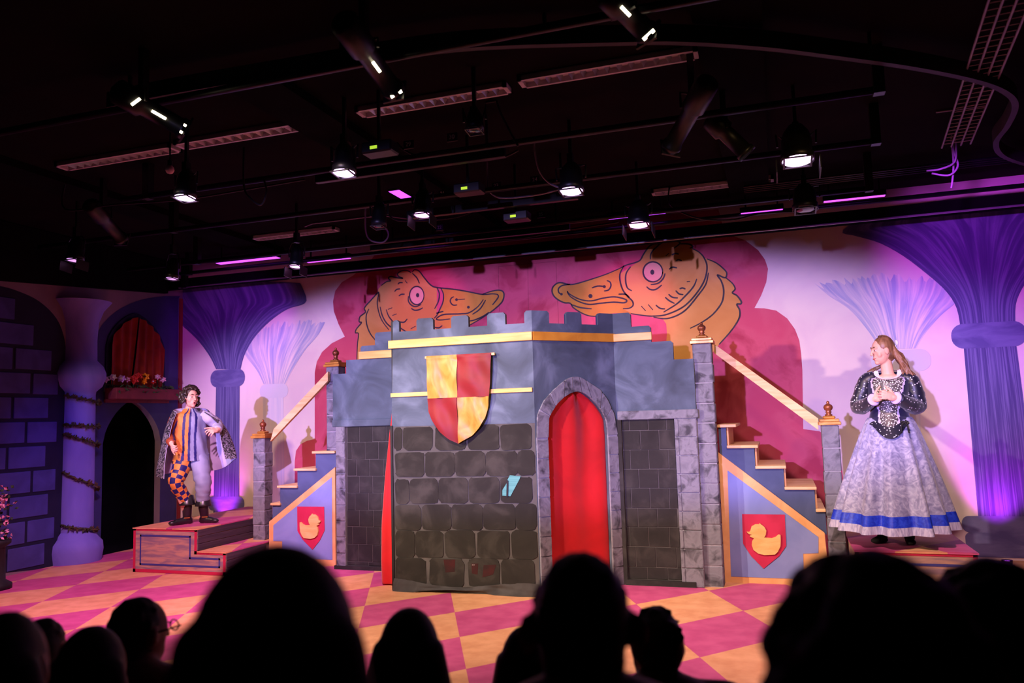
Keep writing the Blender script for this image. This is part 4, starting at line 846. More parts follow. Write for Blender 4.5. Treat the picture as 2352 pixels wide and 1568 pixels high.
profile((1628,185),(1540,340),3.72,3.46,'dark blue lit profile spotlight pointing down left at the right pipe')
profile((1630,270),(1715,352),3.74,3.46,'dark profile spotlight pointing down right near the upper pipe')
profile((205,468),(280,550),3.70,3.48,'dark profile spotlight at the far left of the rig')
# violet led panel, glowing bars added for purple highlights on pipes, led pars
def batten(pa, pb, Y, label, hd=.03):
    a, b = PT(*pa, Y=Y), PT(*pb, Y=Y); z = .5*(a.z+b.z); t = thing('violet_bar', label, 'led batten', ((a.x+b.x)/2, Y, z), 'violet wash battens')
    MB().cbox(a.x, b.x, Y-hd-.01, Y+hd+.01, z, z+.06, .006).build('body', M_metal, t); MB().box(a.x+.01, b.x-.01, Y-hd, Y+hd, z-.004, z).build('violet_glow', M_led, t)
    for x in (a.x+.06, b.x-.06): MB().box(x-.008, x+.008, Y-.008, Y+.008, z+.06, ZC-.002).build('hanger', M_metal, t)
for q in (((500,606),(640,590),8.6,'added glowing bar for violet lit pipe above the corner column',.05),((705,604),(805,590),8.75,'added glowing bar for violet lit pipe above the pale left column'),((892,568),(1005,552),8.6,'added glowing bar for violet lit pipe above the left duck head',.05),((905,447),(1015,434),7.3,'bright violet batten in the middle of the rig',.14),((1395,502),(1530,488),8.6,'added glowing bar for violet lit pipe above the right duck head'),((1890,466),(2035,446),8.6,'added glowing bar for violet lit pipe near the conduits'),((1700,492),(1800,480),8.7,'short added glowing bar for violet lit pipe by the unlit lamp')): batten(*q)
def text(s, p, size, m_, parent, yaw=0.32):
    cu = bpy.data.curves.new('number', 'FONT'); cu.body = s; cu.size = size; cu.align_x = 'CENTER'; cu.align_y = 'CENTER'; cu.extrude = .0008
    ob = bpy.data.objects.new('tmp', cu); COL.objects.link(ob); dg = bpy.context.evaluated_depsgraph_get(); me = bpy.data.meshes.new_from_object(ob.evaluated_get(dg))
    bpy.data.objects.remove(ob); me.transform(Matrix.Translation(p) @ Matrix.Rotation(yaw, 4, 'Z') @ Matrix.Rotation(math.pi/2, 4, 'X')); me.materials.clear(); me.materials.append(m_)
    return link('number', me, parent)
for (Y, z, xa, xb, nums, lab) in ((5.62,3.66,-3.6,-1.9,((937,331,'29'),(1037,314,'30')),'black socket bar numbered 29 and 30'),(6.75,3.58,-3.3,-1.6,((1016,444,'21'),(1139,426,'23'),(1228,412,'24')),'black socket bar numbered 21, 23 and 24'),(8.02,3.62,-4.4,-2.0,((879,466,'20'),(1009,522,'22'),(1242,492,'25')),'black socket bar numbered 20, 22 and 25')):
    t = thing('socket_bar', lab, 'socket bar', ((xa+xb)/2, Y, z), 'numbered socket bars'); MB().cbox(xa, xb, Y, Y+.05, z-.03, z+.05, .004).build('raceway', M_metal, t)
    for (px, py, s) in nums:
        p = PT(px, py, Y=Y-.02); pl_ = MB().cbox(p.x-.045, p.x+.045, Y-.014, Y+.002, p.z-.035, p.z+.035, .003).build('number_plate', M_metal, t); text(s, Vector((p.x, Y-.016, p.z)), .05, M_tag, pl_, 0.0)
    for x in (xa+.15, xb-.15): MB().box(x-.01, x+.01, Y+.02, Y+.03, z+.05, ZC-.002).build('hanger', M_metal, t)
for (px, py, Z_, lab) in ((860,338,3.55,'led fixture with lime display above the centre lamp cluster'),(1068,432,3.52,'led fixture with lime display beside number 23'),(1180,496,3.48,'led fixture with lime display near the mural border')):
    p = PT(px, py, Z=Z_); t = thing('led_fixture', lab, 'led fixture', p, 'led fixtures with lime displays')
    MB().cbox(p.x-.11, p.x+.13, p.y, p.y+.14, p.z-.035, p.z+.05, .01).build('body', M_metal, t); MB().box(p.x-.035, p.x+.02, p.y-.004, p.y, p.z-.01, p.z+.012).build('display', M_disp, t); MB().box(p.x-.01, p.x+.01, p.y+.06, p.y+.08, p.z+.05, ZC-.002).build('hanger', M_metal, t)
# bulb pendant, cables, small sign
p = PT(390, 390, Z=3.55); t = thing('bulb_pendant', 'round frosted bulb hanging below the left strip light', 'bulb', p)
MB().lathe([(0, -.032), (.022, -.024), (.033, -.004), (.03, .016), (.016, .034), (0, .036)], p, 14).build('bulb', mat('bulb_frost', rgb(214,160,170), rough=.4), t, True); MB().lathe([(.018, .03), (.02, .07), (.006, .08), (.006, ZC-.002-p.z)], p, 10).build('socket', M_metal, t)
cab = [([(1110,0),(1115,90),(1140,230),(1165,290),(1190,335)],5.4,'long cable dangling down the middle of the ceiling',M_cable),([(1228,345),(1238,390),(1262,420),(1300,436)],6.3,'thin cable looping to the centre lamp',M_cablew),([(912,328),(930,345),(972,362),(1060,372),(1150,362),(1190,345)],5.7,'cable sagging under numbers 29 and 30',M_cable),
       ([(560,425),(575,455),(600,470),(612,440),(606,412)],5.5,'looped cable left of the second glowing lamp',M_cable),([(1120,425),(1130,445),(1160,455),(1240,446),(1300,430)],6.7,'grey cable sagging beside number 23',M_cablew),([(880,470),(900,500),(940,508),(1040,500),(1100,480),(1180,455)],7.6,'cable drooping through the middle cluster',M_cable),
       ([(840,530),(852,552),(880,556),(892,540),(884,524),(862,520)],7.6,'coiled cable by the unlit lamp',M_cablew),([(1540,470),(1600,500),(1680,505),(1750,490),(1850,485)],8.2,'cable sagging left of the unlit right lamp',M_cable),([(2262,180),(2215,225),(2150,255)],7.0,'grey cable slanting from the tray',M_cablew),([(2196,335),(2192,372),(2160,388),(2128,392)],7.6,'pale cable hanging from the tray end',M_cablew),
       ([(2190,345),(2200,380),(2180,402),(2140,398)],7.65,'second pale cable curling below the tray',M_cablew),([(2190,372),(2188,410),(2185,432)],7.7,'short pale cable end hanging straight down',M_cablew),([(150,480),(260,470),(420,458),(560,436),(700,412)],5.55,'cable strung along the left of the rig',M_cable),([(1000,520),(1060,545),(1180,548),(1300,528),(1420,510)],8.3,'cable hanging before the mural border',M_cable),([(700,520),(760,500),(840,492),(960,505)],8.0,'cable tied along the pipe left of the cluster',M_cablew)]
for pts, Y, lab, m_ in cab:
    Q_ = [PT(x, y, Y=Y) for x, y in pts]; P = crom(([Vector((Q_[0].x, Q_[0].y, ZC-.012))] if Q_[0].z < ZC-.1 else [])+Q_, 8); P = [Vector((q.x, q.y, min(q.z, ZC-.012))) for q in P]
    o = MB().tube(P, .009, 6).build('rig_cable', m_, smooth=True); tag(o, lab, 'cable', 'rig cables')

for (x, y, z, lab) in ((-7.50, 9.14, 0.0, 'violet floor can lighting the corner column'), (2.05, 9.0, 0.0, 'violet floor can lighting the right end column')):
    t = thing('floor_can', lab, 'floor light', (x, y, z), 'violet floor cans'); MB().cbox(x-.07, x+.07, y-.05, y+.05, z, z+.02, .004).build('base', M_metal, t)
    MB().lathe([(0, 0), (.045, .0), (.05, .05), (.05, .052)], (x, y, z+.02), 16, cap=False).build('housing', M_metal, t, True); MB().lathe([(0, 0), (.042, 0)], (x, y, z+.06), 16, cap=False).build('lens', M_led, t)

pipe('rig_pipe', [(-8.0,8.985,3.585),(5.0,8.985,3.585)], .012, 'added glossy pipe standing for the lit lip of the mural border', m=mat('lip_glint', rgb(190,186,196), None, rough=.3, metal=.6), drops=((-7.9,8.985,3.6),(4.9,8.985,3.6)))  # added pipe, there to catch purple light as the border's bright lip
pz = PT(1088, 1297, Y=Y1); text('KY', Vector((pz.x, Y1-.0062, pz.z)), .022, mat('faint_print', rgb(150,140,140)), lower, 0.0)['label'] = 'faint pale letters KY'
# ------------------------------------------------------------------ people: helpers
def cap_add(mb, p0, r0, p1, r1, n=14):
    p0, p1 = Vector(p0), Vector(p1); d = p1-p0
    if d.length < 1e-6: d = Vector((0, 0, 1e-4))
    ez = d.normalized(); ex = ez.orthogonal().normalized(); ey = ez.cross(ex); rings = []
    for k in range(5):
        a = -math.pi/2+math.pi/2*k/4*.98+.03; rings.append((p0+ez*(r0*math.sin(a)), r0*math.cos(a)))
    for k in range(5):
        a = math.pi/2*k/4*.98; rings.append((p1+ez*(r1*math.sin(a)), r1*math.cos(a)))
    mb.loft([[c+ex*(r*math.cos(2*math.pi*i/n))+ey*(r*math.sin(2*math.pi*i/n)) for i in range(n)] for c, r in rings])
def ell_add(mb, c, ax, ay, az, n=16, m_=10):
    c, ax, ay, az = Vector(c), Vector(ax), Vector(ay), Vector(az)
    mb.loft([[c+az*math.sin(t)+ax*(math.cos(t)*math.cos(2*math.pi*i/n))+ay*(math.cos(t)*math.sin(2*math.pi*i/n)) for i in range(n)] for t in [-math.pi/2*.985+math.pi*.985*k/m_ for k in range(m_+1)]])
def blob(mb, voxel, name, mats, parent=None, smooth=2, fac=0.5):
    me = bpy.data.meshes.new('tmp'); me.from_pydata(mb.v, [], mb.f); bm = bmesh.new(); bm.from_mesh(me)
    bmesh.ops.recalc_face_normals(bm, faces=bm.faces); bm.to_mesh(me); bm.free()
    ob = bpy.data.objects.new('tmp', me); COL.objects.link(ob)
    r = ob.modifiers.new('r', 'REMESH'); r.mode = 'VOXEL'; r.voxel_size = voxel; r.use_smooth_shade = True
    if smooth: s = ob.modifiers.new('s', 'SMOOTH'); s.iterations = smooth; s.factor = fac
    dg = bpy.context.evaluated_depsgraph_get(); dg.update(); out = bpy.data.meshes.new_from_object(ob.evaluated_get(dg)); out.name = name
    bpy.data.objects.remove(ob); out.materials.clear()
    for m_ in (mats if isinstance(mats, (list, tuple)) else [mats]): out.materials.append(m_)
    out.polygons.foreach_set('use_smooth', [True]*len(out.polygons))
    return link(name, out, parent)
class Frame:
    def __init__(s, px, py, z):
        s.o = PT(px, py, Z=z); d = Vector((s.o.x-CAM.x, s.o.y-CAM.y, 0)).normalized(); s.k = d; s.r = Vector((d.y, -d.x, 0)); s.z = Vector((0, 0, 1))
    def p(s, px, py, d=0.0): return PTP(px, py, s.o+s.k*d, s.k)
    def ring(s, px, py, hw, dep, d=0.0, n=48, wob=None, pyf=None):
        c = s.p(px, py, d); h = (s.p(px+hw, py, d)-c).length; out = []
        for i in range(n):
            a = 2*math.pi*i/n; q = c+s.r*(h*math.cos(a))-s.k*(dep*math.sin(a))
            if pyf: q = q+s.z*pyf(a)
            if wob: q = q+(s.r*math.cos(a)-s.k*math.sin(a))*wob(a)
            out.append(q)
        return out
def hand(mb, w, fd, pn, sz=1.0, curl=0.5, thumb=1, spread=0.12):
    """palm, four unequal bent fingers and a thumb from the side of the palm"""
    w, fd, pn = Vector(w), Vector(fd).normalized(), Vector(pn).normalized(); pn = (pn-fd*pn.dot(fd)).normalized(); sd = fd.cross(pn)*thumb
    c = w+fd*.048*sz; ell_add(mb, c, sd*.040*sz, pn*.016*sz, fd*.052*sz, 12, 8); cap_add(mb, w-fd*.02, .026*sz, w+fd*.02, .026*sz, 10)
    for i, ln in enumerate((.070, .080, .074, .058)):
        off = (1.5-i)*.0205*sz; p = w+fd*.088*sz+sd*off; d = (fd+sd*(1.5-i)*spread).normalized(); a = 0.0
        for sgm, k in enumerate((.45, .32, .23)):
            a += curl*(.7+.5*sgm); dd = (d*math.cos(a)+pn*math.sin(a)).normalized(); q = p+dd*ln*k*sz; cap_add(mb, p, (.0098-.0009*sgm)*sz, q, (.0090-.0010*sgm)*sz, 8); p = q
    p = w+fd*.03*sz+sd*.034*sz; d = (fd*.6+sd*.75+pn*.25).normalized()
    for k, r_ in ((.038, .0125), (.030, .011), (.024, .0098)):
        q = p+d*k*sz; cap_add(mb, p, r_*sz, q, r_*.92*sz, 8); p = q; d = (d+fd*.3+pn*curl*.35).normalized()
def limb(F, J, radii, n=20, sub=6, bump=0.0, ph=0.0):
    """rings along a bent limb through joints J"""
    P = crom(J, sub); R_ = []
    for i in range(len(P)):
        t = i/(len(P)-1)*(len(radii)-1); k = min(int(t), len(radii)-2); R_.append(radii[k]+(radii[k+1]-radii[k])*(t-k))
    rings = []; prev = None
    for i, p in enumerate(P):
        t = (P[min(i+1, len(P)-1)]-P[max(i-1, 0)]).normalized(); ex = F.r-t*F.r.dot(t) if prev is None else prev-t*prev.dot(t); ex.normalize(); prev = ex; ey = t.cross(ex)
        rings.append([p+(ex*math.cos(a)+ey*math.sin(a))*(R_[i]*(1+bump*math.sin(3*a+i*1.1+ph)+bump*.8*math.sin(i*2.1+ph))) for a in [2*math.pi*q/n for q in range(n)]])
    return rings
M_skin = mat('skin', rgb(232,178,156), rgb(222,164,144), 9, 0.5); M_skin.node_tree.nodes['Principled BSDF'].inputs['Subsurface Weight'].default_value = 0.05
M_lip = mat('lip', rgb(186,88,92), rough=.4); M_mouth = mat('mouth_dark', rgb(50,16,20)); M_eyew = mat('eye_white', rgb(206,192,190), rough=.2); M_iris = mat('iris', rgb(44,30,24), rough=.15); M_brow = mat('brow', rgb(46,32,28))
M_hairb = mat('hair_dark_brown', rgb(34,24,22), rgb(64,46,38), 40, 0.45, lo=.42, hi=.7, spec=.5); M_hairg = mat('hair_brown', rgb(96,62,42), rgb(150,104,74), 22, 0.45, stretch=(1, 1, .25), spec=.5)
def head(F, c, fdir, s=1.0, brow=M_brow):
    """returns mesh builder pieces for the skull plus the face frame"""
    f = Vector(fdir).normalized(); side = f.cross(F.z).normalized(); up = side.cross(f).normalized()
    mb = MB()
    ell_add(mb, c+up*.018*s-f*.008*s, side*.074*s, f*.094*s, up*.102*s, 20, 14); ell_add(mb, c+f*.022*s-up*.052*s, side*.054*s, f*.062*s, up*.062*s, 18, 12); ell_add(mb, c+f*.058*s-up*.094*s, side*.024*s, f*.024*s, up*.02*s, 12, 8)
    cap_add(mb, c+f*.084*s+up*.020*s, .0080*s, c+f*.103*s-up*.022*s, .0105*s, 10)
    for sg in (-1, 1):
        ell_add(mb, c+f*.050*s+side*sg*.036*s-up*.026*s, side*.028*s, f*.020*s, up*.032*s, 12, 8); ell_add(mb, c+f*.070*s+side*sg*.03*s+up*.034*s, side*.028*s, f*.014*s, up*.010*s, 12, 8); ell_add(mb, c+f*.068*s+side*sg*.031*s+up*.0195*s, side*.018*s, f*.0135*s, up*.0055*s, 12, 8); ell_add(mb, c+f*.067*s+side*sg*.031*s+up*.001*s, side*.017*s, f*.0125*s, up*.005*s, 12, 8); cap_add(mb, c+f*.098*s+side*sg*.012*s-up*.024*s, .007*s, c+f*.094*s+side*sg*.012*s-up*.026*s, .007*s, 8)
        ell_add(mb, c-f*.004*s+side*sg*.076*s-up*.004*s, side*.010*s, f*.02*s, up*.032*s, 12, 8)
    cap_add(mb, c+f*.080*s-side*.014*s-up*.052*s, .008*s, c+f*.080*s+side*.014*s-up*.052*s, .008*s, 8); cap_add(mb, c+f*.078*s-side*.012*s-up*.066*s, .008*s, c+f*.078*s+side*.012*s-up*.066*s, .008*s, 8)
    return mb, f, side, up
def face_parts(o, c, f, side, up, s, mouth='open', brow=M_brow):
    for sg in (-1, 1):
        e = c+f*.0715*s+side*sg*.031*s+up*.0105*s
        mb = MB(); ell_add(mb, e, side*.0145*s, f*.009*s, up*.0085*s, 12, 8); ey_ = mb.build('eye', M_eyew, o, True); mb = MB(); ell_add(mb, e+f*.0062*s, side*.0075*s, f*.0042*s, up*.0072*s, 10, 6); mb.build('iris', M_iris, ey_, True)
        q = c+f*.0835*s+side*sg*.03*s+up*.038*s; MB().tube([q-side*sg*.02*s-up*.002, q+up*.004*s, q+side*sg*.02*s-f*.012*s-up*.003*s], [.0035*s, .0048*s, .0025*s], 6).build('eyebrow', brow, o, True)
    m0 = c+f*.087*s-up*.058*s
    if mouth == 'open':
        mb = MB(); ell_add(mb, m0, side*.010*s, f*.006*s, up*.009*s, 12, 8); mb.build('mouth', M_mouth, o, True)
        MB().tube([m0+side*(.0125*s*math.cos(a))+up*(.0105*s*math.sin(a))+f*.001 for a in [2*math.pi*k/16 for k in range(17)]], .0030*s, 6).build('lips', M_lip, o, True)
    else:
        MB().tube([m0-side*.026*s+up*.006*s-f*.012*s, m0-side*.012*s-up*.002*s, m0-up*.004*s+f*.002*s, m0+side*.012*s-up*.002*s, m0+side*.026*s+up*.006*s-f*.012*s], [.002, .0045*s, .0055*s, .0045*s, .002], 8).build('lips', M_lip, o, True)

# ------------------------------------------------------------------ the man in the cape
F = Frame(452, 1202, ZP)
P = F.p; c = P(438, 913, -.02); fdir = (-F.k*math.cos(.55)+F.r*math.sin(.55)-F.z*.06)
mb, f, side, up = head(F, c, fdir, .98)
cap_add(mb, P(437, 928, .02), .052, P(437, 952, .03), .058)
ell_add(mb, P(437, 985, .02), F.r*.155, F.k*.10, F.z*.20); ell_add(mb, P(440, 1045, .02), F.r*.145, F.k*.10, F.z*.12)
shL, elL, wrL = P(404, 957, .0), P(390, 1000, .03), P(394, 1017, -.15); shR, elR, wrR = P(470, 955, .0), P(497, 973, .04), P(500, 986, -.14)
for a, b, ra, rb in ((shL, elL, .05, .042), (elL, wrL, .040, .028), (shR, elR, .05, .042), (elR, wrR, .040, .028)): cap_add(mb, a, ra, b, rb)
hand(mb, wrL, (P(397, 1030, -.24)-wrL), -F.k*.1+F.r*.9-F.z*.2, 1.05, .75, -1); hand(mb, wrR, (P(484, 990, -.22)-wrR), F.z*-.5-F.k*.2-F.r*.6, 1.05, .5, -1, .2)
hpL, knL, anL = P(424, 1058, .02), P(404, 1108, -.10), P(430, 1178, .03); hpR, knR, anR = P(459, 1058, .02), P(467, 1112, -.10), P(470, 1176, .0)
for a, b, ra, rb in ((hpL, knL, .085, .058), (knL, anL, .056, .04), (hpR, knR, .085, .058), (knR, anR, .056, .04)): cap_add(mb, a, ra, b, rb)
toL, toR = P(404, 1196, -.02), P(487, 1196, -.05)
for an, to in ((anL, toL), (anR, toR)): cap_add(mb, Vector((an.x, an.y, ZP+.05)), .036, Vector((to.x, to.y, ZP+.03)), .026); cap_add(mb, an, .04, Vector((an.x, an.y, ZP+.05)), .036)
man = blob(mb, .0050, 'person', M_skin, smooth=6); tag(man, 'man in orange and grey striped tunic and dark cape on the left platform', 'person')
face_parts(man, c, f, side, up, .98, 'open')
mb = MB(); rh = random.Random(3)   # curly hair
for k in range(210):
    a, b = rh.uniform(0, 6.283), rh.uniform(-.75, 1.45); d = side*(math.cos(a)*math.cos(b))+f*(math.sin(a)*math.cos(b))+up*math.sin(b); fr = d.dot(f)
    if fr > .42 and b < .62+.2*rh.random(): continue
    if b < -.35 and fr > -.05: continue
    q = c+up*.022+side*(d.dot(side)*.098)+f*(fr*.108)+up*(d.dot(up)*.118); ell_add(mb, q, side*rh.uniform(.012, .022), f*rh.uniform(.012, .022), up*rh.uniform(.011, .020), 8, 5)
for sg in (-1, 1):
    for k in range(24): q = c+side*sg*(.086+rh.uniform(-.008, .018))-f*rh.uniform(-.03, .07)+up*rh.uniform(-.10 if sg < 0 else -.07, .06); ell_add(mb, q, side*.017, f*.018, up*.018, 8, 5)
ell_add(mb, c+up*.032-f*.02, side*.086, f*.088, up*.108)
blob(mb, .0055, 'hair', M_hairb, man, 1)
M_tor = mat('tunic_orange', rgb(214,136,66), rgb(196,116,52), 8, 0.6); M_tgr = mat('tunic_grey', rgb(138,142,176), rgb(112,116,152), 5, 0.5, stretch=(1, 1, .5)); M_tbl = mat('tunic_blue', rgb(34,30,104), rgb(28,24,88), 8, 0.55); M_tbr = mat('sleeve_rust', rgb(138,62,36), rgb(116,48,28), 8, 0.6)
rows = [(938,437,14,.066),(945,437,20,.075),(950,437,33,.095),(958,437,38,.115),(980,437,37,.128),(1005,437,36,.130),(1030,438,38,.134),(1045,439,40,.138),(1057,440,42,.142)]
R2 = []
for i in range(len(rows)-1):
    for k in range(4):
        t = k/4; R2.append([a+(b-a)*t for a, b in zip(rows[i], rows[i+1])])
R2.append(rows[-1])
rings = [F.ring(x, y, hw, dp, .02, 288, wob=lambda a, i=i: .006*math.sin(7*a+i*.35)*min(1, i/10)+.004*math.sin(3*a-i*.6)) for i, (y, x, hw, dp) in enumerate(R2)]
def tcol(i, k):
    d = k*1.25+.6-(i-16)*.45
    if 108 < d < 118: return 2
    if 88 < d < 96 or 66 < d < 75: return 2
    return 0 if 92 <= d < 265 else 1
MB().loft(rings, fm=tcol, cap=False).build('tunic', [M_tor, M_tgr, M_tbl], man, True)
MB().loft(limb(F, [P(409, 953, .0), P(398, 972, .01), elL, P(391, 1008, -.06), wrL], [.062, .066, .060, .058, .046], bump=.05), fm=lambda i, k: 1 if k in (2, 3, 12, 13) else 0).build('sleeve', [M_tbr, M_tbl], man, True)
MB().loft(limb(F, [P(463, 952, .0), P(478, 960, -.01), elR, P(500, 982, -.05), wrR], [.060, .068, .066, .058, .044], bump=.05, ph=1), fm=lambda i, k: 1 if k in (13, 14) and i < 16 else 0).build('sleeve', [mat('sleeve_white', rgb(184,182,208), rgb(160,158,190), 8, 0.5), M_tbl], man, True)
cuL, cuR = P(430, 1152, .0), P(467, 1154, -.04)
chk = lambda i, k: 1 if (i//3+k//3) % 2 else 0
MB().loft(limb(F, [P(425, 1048, .02), P(412, 1085, -.05), knL+F.k*.02, P(417, 1132, -.04), cuL], [.105, .096, .082, .074, .066], n=24, sub=9, bump=.03), fm=chk).build('trouser_leg', [M_tor, M_tbl], man, True)
MB().loft(limb(F, [P(457, 1046, .02), P(463, 1085, -.05), knR+F.k*.02, P(466, 1135, -.06), cuR], [.108, .098, .088, .080, .068], n=24, bump=.05, ph=2)).build('trouser_leg', M_tgr, man, True)
M_boot = mat('boot_leather', rgb(22,20,24), rgb(34,30,36), 14, 0.32, spec=.6)
for cu, an, to in ((cuL, anL, toL), (cuR, anR, toR)):
    mb = MB(); g = Vector((an.x, an.y, ZP)); e = Vector((to.x, to.y, ZP)); d = (e-g).normalized()
    cap_add(mb, cu-F.z*.05, .055, g+F.z*.07, .047); cap_add(mb, g+F.z*.045-d*.02, .042, e+F.z*.034, .034); ell_add(mb, e+F.z*.028+d*.03, d*.055, d.cross(F.z)*.038, F.z*.028); ell_add(mb, g+F.z*.02-d*.03, d*.035, d.cross(F.z)*.034, F.z*.02)
    b = blob(mb, .006, 'boot', M_boot, man, 3)
    ax = (cu-F.z*.10-cu).normalized(); MB().lathe([(.062, .075), (.070, .07), (.088, -.02), (.092, -.035), (.084, -.035), (.066, .03), (.062, .075)], cu, 20, axis=-ax).build('cuff', M_boot, b, True)
    MB().obox(g+F.z*.075-F.k*.05, F.r*.03, F.k*.006, F.z*.007).build('buckle', mat('buckle_brass', rgb(190,120,70), rough=.3, metal=.7), b)
# cape
def brocade(name, c1, c2):
    m_ = bpy.data.materials.new(name); nt, N, L, b = nodes_of(m_); tc = N.new('ShaderNodeTexCoord'); nz = N.new('ShaderNodeTexNoise'); nz.inputs['Scale'].default_value = 22; nz.inputs['Detail'].default_value = 1.5; nz.inputs['Distortion'].default_value = 3.2
    L.new(tc.outputs['Object'], nz.inputs['Vector']); cr = N.new('ShaderNodeValToRGB'); e = cr.color_ramp.elements; e[0].position = .50; e[0].color = c1; e[1].position = .56; e[1].color = c2; k = e.new(.64); k.color = c1
    L.new(nz.outputs['Fac'], cr.inputs[0]); L.new(cr.outputs[0], b.inputs['Base Color']); b.inputs['Roughness'].default_value = .5; return m_
M_brc = brocade('cape_brocade', rgb(24,20,28), rgb(168,160,172)); M_lin = mat('cape_lining', rgb(188,182,212), rgb(170,162,200), 4, 0.35)
cols = [[(406,946,-.09),(396,972,-.13),(387,1012,-.13),(380,1056,-.11),(378,1100,-.10)],[(398,942,.0),(381,985,-.03),(371,1030,-.02),(363,1068,.0),(361,1093,.0)],[(404,939,.10),(388,985,.17),(384,1030,.2),(388,1066,.22),(392,1086,.24)],
        [(436,936,.13),(440,985,.21),(440,1030,.25),(445,1062,.27),(448,1080,.28)],[(470,938,.10),(487,982,.18),(492,1030,.22),(497,1062,.22),(502,1078,.22)],[(480,946,.03),(506,966,.07),(528,1004,.07),(540,1038,.05),(542,1053,.03)],[(468,946,-.08),(486,958,-.08),(504,978,-.06),(508,1012,-.02),(518,1054,.0)]]
CP = [crom([P(*q) for q in col], 6) for col in cols]
rowsP = [crom([CP[j][i] for j in range(7)], 8) for i in range(len(CP[0]))]
nr, nc = len(rowsP), len(rowsP[0])
def ripple(i, j): return .010*math.sin(j*.75+i*.05)*(i/nr)
def capeP(i, j, off):
    p = rowsP[i][j]; ctr = P(445, 1000, .03); d = Vector((p.x-ctr.x, p.y-ctr.y, 0)); d = d.normalized() if d.length > 1e-5 else F.k
    return p+d*(ripple(i, j)+off)
MB().grid(lambda u, v: capeP(round(v*(nr-1)), round(u*(nc-1)), .006), nc-1, nr-1).build('cape', M_brc, man, True, fix=False)
MB().grid(lambda u, v: capeP(round(v*(nr-1)), round(u*(nc-1)), -.004), nc-1, nr-1).build('cape_lining', M_lin, man, True, fix=False)

# ------------------------------------------------------------------ the woman in the gown
F = Frame(2060, 1247, ZQ); P = F.p
c = P(2027, 806, .0); fdir = (-F.r*math.cos(.42)-F.k*math.sin(.42)-F.z*.10)
mb, f, side, up = head(F, c, fdir, 1.0)
cap_add(mb, P(2034, 826, .02), .046, P(2040, 862, .03), .052); ell_add(mb, P(2040, 868, .02), F.r*.095, F.k*.065, F.z*.04)
ell_add(mb, P(2041, 905, .03), F.r*.145, F.k*.095, F.z*.17); ell_add(mb, P(2043, 965, .03), F.r*.13, F.k*.09, F.z*.12); ell_add(mb, P(2044, 1000, .03), F.r*.16, F.k*.12, F.z*.13)
shL, elL, wrL = P(1990, 872, .02), P(1972, 934, .02), P(2006, 918, -.20); shR, elR, wrR = P(2092, 872, .02), P(2106, 932, .02), P(2058, 914, -.22)
for a, b, ra, rb in ((shL-F.z*.03, elL, .036, .034), (elL, wrL, .034, .025), (shR-F.z*.03, elR, .036, .034), (elR, wrR, .034, .025)): cap_add(mb, a, ra, b, rb)
hand(mb, wrL, P(2036, 903, -.25)-wrL, F.r*.2+F.k*.9-F.z*.2, .95, .34, 1, .10); hand(mb, wrR, P(2026, 905, -.275)-wrR, F.r*-.1+F.k*.9-F.z*.3, .95, .40, -1, .10)
for hx, fx in ((2022, 2027), (2066, 2089)):
    a, b = P(hx, 1010, .03), P(fx, 1228, .02); cap_add(mb, a, .08, a.lerp(b, .5), .055); cap_add(mb, a.lerp(b, .5), .055, b, .036); cap_add(mb, b, .036, Vector((b.x, b.y, ZQ+.05)), .034)
woman = blob(mb, .0048, 'person', M_skin, smooth=6); tag(woman, 'smiling woman in black sequined bodice and long lavender gown, hands clasped', 'person')
face_parts(woman, c, f, side, up, 1.0, 'smile', mat('brow_brown', rgb(110,74,54)))
# hair: cap, swept back, falling behind the shoulder
mb = MB(); rh = random.Random(5)
ell_add(mb, c+up*.034-f*.018, side*.081, f*.090, up*.098, 20, 14); ell_add(mb, c-f*.05-up*.02, side*.070, f*.052, up*.08, 16, 10)
for k in range(70):
    t = rh.uniform(-1, 1); st = c-f*.07+up*rh.uniform(-.01, .07)+side*t*.06; m1 = P(2066+rh.uniform(-8, 6), 818+rh.uniform(-6, 8), .03+t*.05); m2 = P(2078+rh.uniform(-10, 8), 842+rh.uniform(-6, 6), .05+t*.06); e = P(2090+rh.uniform(-18, 12), 866+rh.uniform(-6, 8), .06+t*.07)
    Q = crom([st, m1, m2, e], 4)
    for a, b in zip(Q[:-1], Q[1:]): cap_add(mb, a, .0095, b, .0085, 8)
for k in range(5):
    Q = crom([P(2030, 838, .13), P(2016-k*2, 846, .13), P(2004-k*3, 852+k, .12)], 4)
    for a, b in zip(Q[:-1], Q[1:]): cap_add(mb, a, .012, b, .008, 8)
hair = blob(mb, .0045, 'hair', M_hairg, woman, 1)
mb = MB()
for k in range(9):   # braid over the crown
    q = c+up*.034-f*.018+f*(.090*math.cos(1.35+.13*k))+up*(.098*math.sin(1.35+.13*k))+side*.012; ell_add(mb, q, side*.016, f*.010, up*.009, 8, 6)
mb.build('braid', M_hairg, hair, True)
mb = MB(); b0 = c-f*.112+up*.028
for sg in (-1, 1): ell_add(mb, b0+up*sg*.028-f*.008*(sg+1), side*.03, f*.010, up*.026, 12, 8)
ell_add(mb, b0, side*.012, f*.012, up*.010, 10, 6); mb.build('hair_bow', mat('bow_white', rgb(244,240,246), rough=.5), woman, True)
MB().tube(crom([c+side*.074+up*.03, c+side*.076+f*.03+up*.0, c+side*.066+f*.058-up*.03], 6), .0022, 6).build('headset_microphone', M_black, woman, True)
